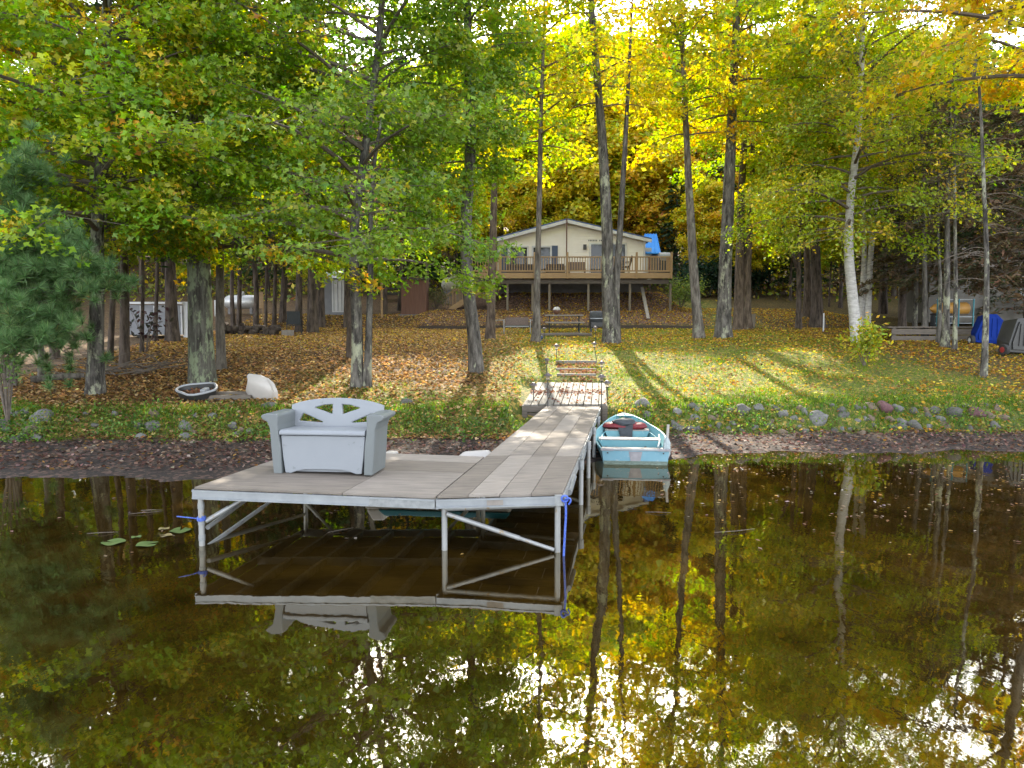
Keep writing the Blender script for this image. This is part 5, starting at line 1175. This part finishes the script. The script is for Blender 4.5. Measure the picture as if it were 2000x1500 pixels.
pine('thin pine trunk right of the long needled pine stem', 80, 748, 13, 5.0, [(80 + rr_.gauss(0, 30), 600 + rr_.gauss(0, 55), rr_.uniform(14.4, 15.6)) for _ in range(26)], 92)

# shrubs
def shrub(label, px, py, d, h, r_, n_, pal, lsz, seed, name='leafy_bush', shape=OVAL, group=None, stems=8, z=None):
    g = at(px, py, d); zg = tz(g.x, d); s_ = thing(name, label, 'bush', (g.x, d, zg - .03), 0, group); rng = np.random.default_rng(seed); b = MB(); C = []
    for i in range(stems):
        az = rng.uniform(0, 6.28); sp = r_ * rng.uniform(.3, 1); hh = h * rng.uniform(.65, 1.05); e = np.array([math.cos(az) * sp, math.sin(az) * sp, hh])
        b.tube([(0, 0, 0), e * np.array([.4, .4, .55]), e], [.014, .01, .004], 5, False)
        m_ = n_ // stems; s2 = rng.uniform(.25, 1, m_) ** .7
        C.append(np.array([e * np.array([x_, x_, x_ ** .85]) for x_ in s2]) + rng.normal(size=(m_, 3)) * r_ * .22)
    C = np.concatenate(C); C[:, 2] = np.maximum(C[:, 2], .08)
    kind(b.build('stems', M['twig'], s_), 'stuff')
    kind(link('foliage', leaf_mesh('foliage', C, rng.normal(size=C.shape) * .6 + np.array([0, -.2, .8]), lsz * rng.uniform(.7, 1.3, len(C)), colours(pal, rng.random(len(C)), len(C)), shape, M['leaf']), s_), 'stuff')
    return s_
g = on(1688, 716); shrub('yellow green leafy bush growing at the foot of the white birch', 1688, 716, g.y, 1.35, .62, 900, BI, .12, 1, stems=12)
shrub('pale green broadleaf bush growing before the pine at the left edge', 10, 700, 14.0, 3.3, .8, 3200, [((.13, .22, .07), 4), ((.18, .27, .08), 3), ((.24, .32, .10), 1)], .085, 2, stems=16)
shrub('dark leaved shrub silhouetted against the white panelled trailer', 285, 690, on(285, 690).y, 1.6, .9, 120, [((.06, .03, .03), 1), ((.04, .04, .03), 1)], .17, 3, stems=7)
shrub('bare round shrub between the red brown shed and the deck stairs', 852, 604, 37.5, 1.1, .8, 700, [((.16, .14, .05), 2), ((.10, .12, .04), 2)], .10, 4, stems=14)
shrub('pale green rounded shrub at the right end of the raised deck', 1330, 592, 37.8, 1.6, 1.1, 1600, [((.20, .26, .05), 2), ((.14, .20, .04), 2)], .12, 5, stems=12)
for i, (px, w_) in enumerate(((1345, 2.0), (1385, 1.6), (1425, 1.9), (1470, 1.2))):
    shrub('dark green shrub in the hedge beyond the deck at the wood edge', px, 575, 46 + i * .4, 2.2, w_, 1500, [((.02, .055, .03), 3), ((.035, .075, .035), 2)], .2, 10 + i, stems=10, group='dark shrubs along the wood edge')

# the wood behind: three prototypes of each kind copied about
protos = []
spec = [(YL, 6.2, 12.5, 3.4), (YG, 5.6, 13.0, 3.5), (OG, 6.0, 12.0, 3.3), (YL, 5.0, 11.5, 3.6), (YG, 6.5, 14.0, 3.3), (G1, 4.6, 13.5, 3.8)]
for i, (pal, z0, z1, R) in enumerate(spec):
    r = thing('woodland_maple', 'x', 'tree', (0, 200 + 6 * i, 0), 0, 'trees of the wood behind the cabin')
    me, pts, _ = trunk_mesh('trunk', [(0, 0, -.5), (.05, 0, 3), (-.1, .1, 7), (.1, 0, z1)], .15, .03, M['bark_dark' if i % 2 else 'bark_brown'], n=8, flare=1.3, seed=i, step=.9); link('trunk', me, r)
    leafy(r, pts, 200 + i, M['bark_dark'], **CR(z0 - 1, z1, R + .3, 44, 11, 40, .27, pal, shape=OVAL, sr=.7, flat=.22)); protos.append(r)
con = []
for i in range(2):
    r = thing('woodland_hemlock', 'x', 'conifer', (20, 200 + 6 * i, 0), 0, 'dark conifers of the wood')
    me, pts, _ = trunk_mesh('trunk', [(0, 0, -.5), (.05, 0, 4), (0, 0, 14)], .17, .03, M['bark_dark'], n=8, flare=1.3, seed=i, step=1.2); link('trunk', me, r)
    conifer(r, pts, 300 + i, 1.4 + i * 1.5, 14, 3.0, 18, DK, nper=7, dens=22, ns=.5); con.append(r)
LB = {0: 'yellow leaved woodland maple beyond the yard', 1: 'yellow green woodland maple beyond the yard', 2: 'orange gold woodland maple beyond the yard', 3: 'low branched yellow maple beyond the yard', 4: 'tall lime green maple beyond the yard', 5: 'green leaved woodland maple beyond the yard'}
used = set(); rnd = random.Random(1234)
def side(x): return ' far left' if x < -16 else ' behind the sheds' if x < -4 else ' behind the cabin' if x < 11 else ' behind the sunny lawn' if x < 24 else ' far right'
def place(src, key, x, y, sc, label):
    if -4 < x < 14: sc = min(sc, max(.25, (1.2 + (y - 19) * .60 - tz(x, y)) / 14.6))      # the low sun clears these to light the lawn
    o_ = src if key not in used else copy_tree(src)
    used.add(key); o_.location = (x, y, tz(x, y) - .05); o_.rotation_euler = (0, 0, rnd.uniform(0, 6.28)); o_.scale = (sc * rnd.uniform(.9, 1.15), sc * rnd.uniform(.9, 1.15), sc); o_['label'] = label
spots = []
def free(x, y, md):
    if -4.5 < x < 11.5 and 31 < y < 54: return False
    if 13.5 < x < 23 and 31 < y < 37.5: return False
    return all((x - a) ** 2 + (y - c) ** 2 > md * md for a, c in spots)
tries = 0; cnt = 0
while cnt < 95 and tries < 6000:
    tries += 1
    y = rnd.uniform(37, 86) if rnd.random() < .75 else rnd.uniform(55, 92); x = rnd.uniform(-.82 * y, .86 * y)
    if not free(x, y, 3.0): continue
    if -13 < x < -2 and y < 44: continue                     # the yard round the sheds
    if 9 < x < 15 and y < 46: continue                        # open lawn beside the deck
    if x < -6 and y < 64 and rnd.random() < .5: spots.append((x, y)); continue
    spots.append((x, y)); cnt += 1
    mid = -6 < x < 26
    if x < -8 and y < 60: kk = rnd.choice([5, 5, 1, 4, 0])
    elif x < 0: kk = rnd.choice([1, 5, 0, 4, 2])
    else: kk = rnd.choice([0, 0, 1, 2, 3, 4, 3])
    sc = rnd.uniform(.8, 1.0) if mid else rnd.uniform(1.05, 1.4)
    if mid and y > 54: sc *= 1.42
    if rnd.random() < (.10 if mid else .30): place(con[cnt % 2], ('c', cnt % 2), x, y, sc * .9, 'dark hemlock among the woodland maples' + side(x))
    else: place(protos[kk], kk, x, y, sc, LB[kk] + side(x))
for x, y, s in ((11.8, 52, .62), (14.5, 50, .7), (9, 57, .75), (5, 57, .72), (1.5, 58, .7), (-4, 52, .8), (17.5, 49, .75), (-7, 56, .9)):
    place(con[cnt % 2], ('c', cnt % 2), x, y, s, 'dark hemlock standing low' + side(x)); cnt += 1
for x, y, s, kk in ((-1.5, 55.5, .74, 3), (2.5, 55, .7, 0), (6.5, 55.5, .72, 3), (10.5, 55, .72, 2), (13, 47.5, .62, 3), (17, 44, .66, 1), (20, 48, .7, 4), (-5.5, 47, .8, 2), (-3.6, 41, .7, 1)):
    place(protos[kk], kk, x, y, s, LB[kk] + side(x))
rs = random.Random(21)
for x, y, s, kk in ((-3, 60, 1.3, 0), (1, 62, 1.35, 1), (5, 61, 1.35, 3), (9, 63, 1.4, 0), (12.5, 60, 1.3, 4), (16, 62, 1.35, 3), (20, 60, 1.3, 0), (7, 69, 1.6, 4), (11.5, 70, 1.65, 1), (2, 70, 1.6, 0), (16, 71, 1.6, 0), (-6, 66, 1.5, 1), (24, 66, 1.5, 3)):
    place(protos[kk], kk, x, y, s, LB[kk].replace('maple', 'maple of the back row') + side(x))
for i in range(44):
    y = rs.uniform(40, 66); x = rs.uniform(-.8 * y, -7) if i % 2 else rs.uniform(14, .8 * y)
    if -13 < x < -2 and y < 47: continue
    place(protos[i % 6], i % 6, x, y, rs.uniform(.26, .45), ['yellow', 'lime', 'orange', 'bushy yellow', 'slim lime', 'green'][i % 6] + ' maple sapling in the undergrowth' + side(x))
# the far side of the wood reads as one mass
n = 72000; rng = np.random.default_rng(77)
xx = rng.uniform(-100, 100, n); yy = rng.uniform(76, 104, n); hgt = 17 + 3.2 * wob(xx, yy * 0, .11) + 2.0 * wob(xx, yy, .4)
hgt = hgt + 9 * np.exp(-((xx - 12) / 20) ** 2) + 5 * sm((-xx - 6) / 14) + 5 * sm((xx - 30) / 12)
C = np.c_[xx, yy, terrain(xx, yy) + rng.random(n) ** 1.15 * hgt]
iv = np.clip(.5 + .35 * wob(xx, C[:, 2] * 1.4, .33) + rng.normal(size=n) * .14, 0, 1)
me = leaf_mesh('far_woods', C, rng.normal(size=(n, 3)) * .7 + np.array([0, -.3, .6]), rng.uniform(.6, 1.12, n), colours([((.06, .09, .035), 2), ((.18, .22, .035), 2.5), ((.38, .36, .03), 3), ((.62, .44, .03), 3), ((.62, .30, .04), 1.2)], iv, n), OVAL, M['leaf'])
kind(link('far_woods', me), 'stuff')

# ------------------------------------------------------------------ brush, weeds, grass and fallen leaves
p = on(235, 735); bp_ = thing('brush_pile', 'tangle of bare cut branches on leaves beside the lichened shore maple', 'brush', tuple(p))
rng = np.random.default_rng(8); b = MB()
for i in range(46):
    a = np.array([rng.uniform(-1.0, .9), rng.uniform(-.5, .7), rng.uniform(.0, .25)]); az = rng.uniform(-.6, .6) + (math.pi if rng.random() < .5 else 0); ln = rng.uniform(.7, 2.1)
    e = a + np.array([math.cos(az) * ln, math.sin(az) * ln * .6, rng.uniform(-.05, .55)]); mid = (a + e) / 2 + np.array([0, 0, rng.uniform(-.08, .18)])
    b.tube(smooth_path([a, mid, e], 6), list(np.linspace(rng.uniform(.010, .024), .005, 6)), 5, False)
b.build('branch', M['twig'], bp_)
p0, p1 = on(60, 750), on(165, 741); tag(MB().tube([(0, 0, .1), tuple((p1 - p0) * .5 + Vector((0, 0, .12))), tuple(p1 - p0 + Vector((0, 0, .1)))], [.10, .09, .07], 10).build('fallen_log', M['bark_grey'], None, tuple(p0)), 'long grey log lying between the thin pine and the shore maple', 'log')

n = 34000; rng = np.random.default_rng(55)
yy = rng.uniform(43, 76, n); xx = rng.uniform(-.85, .85, n) * yy
k = (np.clip(.35 + .9 * wob(xx, yy, .55), .04, 1) > rng.random(n)) & ~((xx > -3) & (xx < 10) & (yy < 53)) & ~((xx > -13) & (xx < -2) & (yy < 48)); xx, yy = xx[k], yy[k]; n = len(xx)
C = np.c_[xx, yy, terrain(xx, yy) + rng.random(n) ** 1.5 * (.3 + 1.3 * np.clip(.4 + .7 * wob(xx, yy, .9, 2), 0, 1))]
me = leaf_mesh('undergrowth', C, rng.normal(size=(n, 3)) * .6 + np.array([0, -.4, .7]), rng.uniform(.18, .42, n), colours([((.10, .15, .03), 3), ((.24, .27, .035), 3), ((.48, .38, .04), 2), ((.30, .17, .07), 2)], np.clip(.5 + .35 * wob(xx, yy, .5, 1) + rng.normal(size=n) * .2, 0, 1), n), OVAL, M['leaf'])
kind(link('undergrowth', me), 'stuff')

def scatter(n, x0, x1, y0, y1, seed, keep):
    rng = np.random.default_rng(seed); x = rng.uniform(x0, x1, n); y = y0 + (y1 - y0) * rng.random(n) ** 1.25
    k = rng.random(n) < keep(x, y); x, y = x[k], y[k]
    on_ = ~((x > fl.x - .05) & (x < fr2.x + .1) & (y > 14.9) & (y < 18.7))
    return x[on_], y[on_], rng
# grass
x, y, rng = scatter(430000, -12, 17, 13.2, 34, 5, lambda x, y: zones(x, y)[0] ** 1.2 * (1 - zones(x, y)[1]) * (1 - sm((y - 33) / 1)) * .62)
z = terrain(x, y); n = len(x); bk = np.exp(-((y - foot(x) - .9) / .9) ** 2)
hh = (.055 + .05 * np.clip(wob(x, y, 1.3), 0, 1) + .05 * bk) * rng.uniform(.6, 1.4, n)
T = np.c_[rng.normal(size=(n, 2)) * .45, np.ones(n)]
iv = np.clip(.45 + .3 * wob(x, y, .8) + rng.normal(size=n) * .2 - .25 * bk, 0, 1)
sh_ = np.array([(-.10, 0, 0), (.10, 0, 0), (0, 1, 0)])
me = leaf_mesh('grass', np.c_[x, y, z - .005], np.cross(T, rng.normal(size=(n, 3))), hh, colours([((.085, .16, .02), 3), ((.145, .22, .026), 4), ((.24, .27, .035), 3), ((.34, .29, .07), 1.2)], iv, n), sh_, M['blade'], T)
kind(link('grass', me), 'stuff'); print('grass', n)
# leafy weeds on the bank
x, y, rng = scatter(330000, -11, 15, 13.2, 16.6, 6, lambda x, y: np.exp(-((y - foot(x) - .45) / .55) ** 2) * np.clip(.35 + .95 * wob(x, y, 1.5), .02, 1) * np.where(x > 3.5, .3, .55))
n = len(x); C = np.c_[x, y, terrain(x, y) + rng.random(n) ** 1.3 * (.06 + .36 * np.clip(.5 + .6 * wob(x, y, 2.2), 0, 1))]
iv = np.clip(.4 + .35 * wob(x, y, 2.0) + rng.normal(size=n) * .2, 0, 1)
me = leaf_mesh('bank_weeds', C, rng.normal(size=(n, 3)) * .6 + np.array([0, -.3, .8]), rng.uniform(.03, .075, n), colours([((.06, .14, .022), 3), ((.11, .195, .028), 4), ((.22, .25, .045), 3), ((.32, .23, .07), 1.6)], iv, n), OVAL, M['leaf'])
kind(link('bank_weeds', me), 'stuff'); print('weeds', n)
# fallen leaves
def litter(name, x, y, rng, pal, s0, s1, iv=None, lift=.02):
    n = len(x); C = np.c_[x, y, terrain(x, y) + lift + rng.random(n) * .035]
    iv = rng.random(n) if iv is None else iv
    me = leaf_mesh(name, C, np.c_[rng.normal(size=(n, 2)) * .45, np.ones(n)], rng.uniform(s0, s1, n), colours(pal, iv, n, .3), OVAL * np.array([1.5, 1, 1]), M['litter'])
    kind(link(name, me), 'stuff'); print(name, n)
BR = [((.13, .07, .032), 2), ((.28, .165, .065), 4), ((.40, .245, .10), 3), ((.46, .33, .17), 1.5), ((.56, .38, .07), 2.4)]
GD = [((.34, .20, .05), 3), ((.52, .36, .05), 3.4), ((.44, .22, .05), 2), ((.25, .13, .06), 2.4), ((.54, .45, .08), 1.2)]
x, y, rng = scatter(78000, -13, 2.2, 13.6, 37, 9, lambda x, y: np.clip((1 - .7 * zones(x, y)[0]) * (1 - .3 * zones(x, y)[1]), .12, 1) * sm((1.2 - x) / 1.5))
litter('fallen_leaves', x, y, rng, BR, .06, .105, np.clip(rng.random(len(x)) * .8 + .2 * sm((y - 20) / 8), 0, 1))
x, y, rng = scatter(60000, -1, 17, 14.6, 40, 10, lambda x, y: np.clip(.25 + .45 * wob(x, y, .7) + .5 * sm((x - 11) / 2) + .45 * sm((y - 21) / 5) + .5 * zones(x, y)[2], .06, 1) * sm((x + .4) / 1.5))
iv = rng.random(len(x)); far = sm((x - 11) / 2)
litter('fallen_leaves', x, y, rng, GD, .06, .10, np.clip(iv, 0, 1))
x, y, rng = scatter(26000, -12, 16, 10.9, 15.2, 11, lambda x, y: np.where((y > shore(x) + .05) & (y < foot(x) + .2), np.clip(.25 + .5 * sm((y - shore(x)) / 1.6) + .3 * wob(x, y, 1.6) + .35 * sm((x - 2) / 2), .04, 1), 0) * .75)
litter('fallen_leaves', x, y, rng, [((.11, .06, .045), 3), ((.17, .105, .08), 3), ((.25, .175, .14), 2.2), ((.30, .17, .06), .6), ((.08, .05, .04), 2)], .05, .085, None, .006)
# leaves on the landing and steps
rng = np.random.default_rng(12); C = []
for i in range(260):
    q_ = bl.lerp(br, rng.random()) * 1.0; q_ = q_ + Vector((0, rng.normal() * .16, 0)) if i < 170 else fl.lerp(fr2, rng.random()).lerp(bl2.lerp(br2, rng.random()), rng.random())
    if i < 170: zq = q_.z + .015 + .13 * (q_.y - bl.y) 
    else: zq = q_.z + .012
    C.append((q_.x, q_.y, zq))
for i in range(900):
    xq, yq = rng.uniform(1.3, 2.4), rng.uniform(18.75, 21.0)
    if min(abs(yq - 19.2), abs(yq - 20.15), abs(yq - 21.1)) < .16: continue
    C.append((xq, yq, tz(xq, yq) + .03 + rng.random() * .02))
C = np.array(C); n = len(C)
me = leaf_mesh('step_leaves', C, np.c_[rng.normal(size=(n, 2)) * .4, np.ones(n)], rng.uniform(.055, .095, n), colours([((.26, .10, .055), 3), ((.19, .075, .05), 3), ((.32, .17, .08), 2.5)], rng.random(n), n), MAPLE, M['litter'])
kind(link('step_leaves', me), 'stuff')
# leaves, needles and bits afloat
rng = np.random.default_rng(13); n = 2600
x = np.r_[rng.uniform(.9, 9, n - 700), rng.uniform(-8, 9, 700)]; y = np.r_[12.6 - 4.6 * rng.random(n - 700) ** 1.5, rng.uniform(6.5, 11.2, 700)]
k = (y < shore(x) - .02) & (np.clip(.5 + .6 * wob(x, y, 1.1), .05, 1) > rng.random(n)); x, y = x[k], y[k]
k = ~((np.abs(x - (.6 + (y - 6.7) * .158)) < .95)); x, y = x[k], y[k]; n = len(x)
me = leaf_mesh('floating_leaves', np.c_[x, y, np.full(n, .006) + rng.random(n) * .006], np.c_[rng.normal(size=(n, 2)) * .12, np.ones(n)], rng.uniform(.02, .07, n), colours([((.30, .20, .14), 3), ((.40, .26, .08), 2), ((.18, .11, .06), 2), ((.42, .36, .32), 1)], rng.random(n), n), OVAL, M['litter'])
kind(link('floating_leaves', me), 'stuff')
b = MB()
for px, py, ln, az in ((1395, 1040, .5, .1), (250, 1004, .35, .2), (275, 997, .25, -.1), (170, 1042, .3, 0), (640, 1040, .3, .5), (1260, 1000, .3, -.3)):
    p = atz(px, py, .008); b.tube([p, p + Vector((math.cos(az) * ln * .5, math.sin(az) * ln * .5, .01)), p + Vector((math.cos(az + .2) * ln, math.sin(az + .2) * ln, 0))], [.003, .004, .002], 5)
kind(b.build('floating_twigs', M['oldwood']), 'stuff')
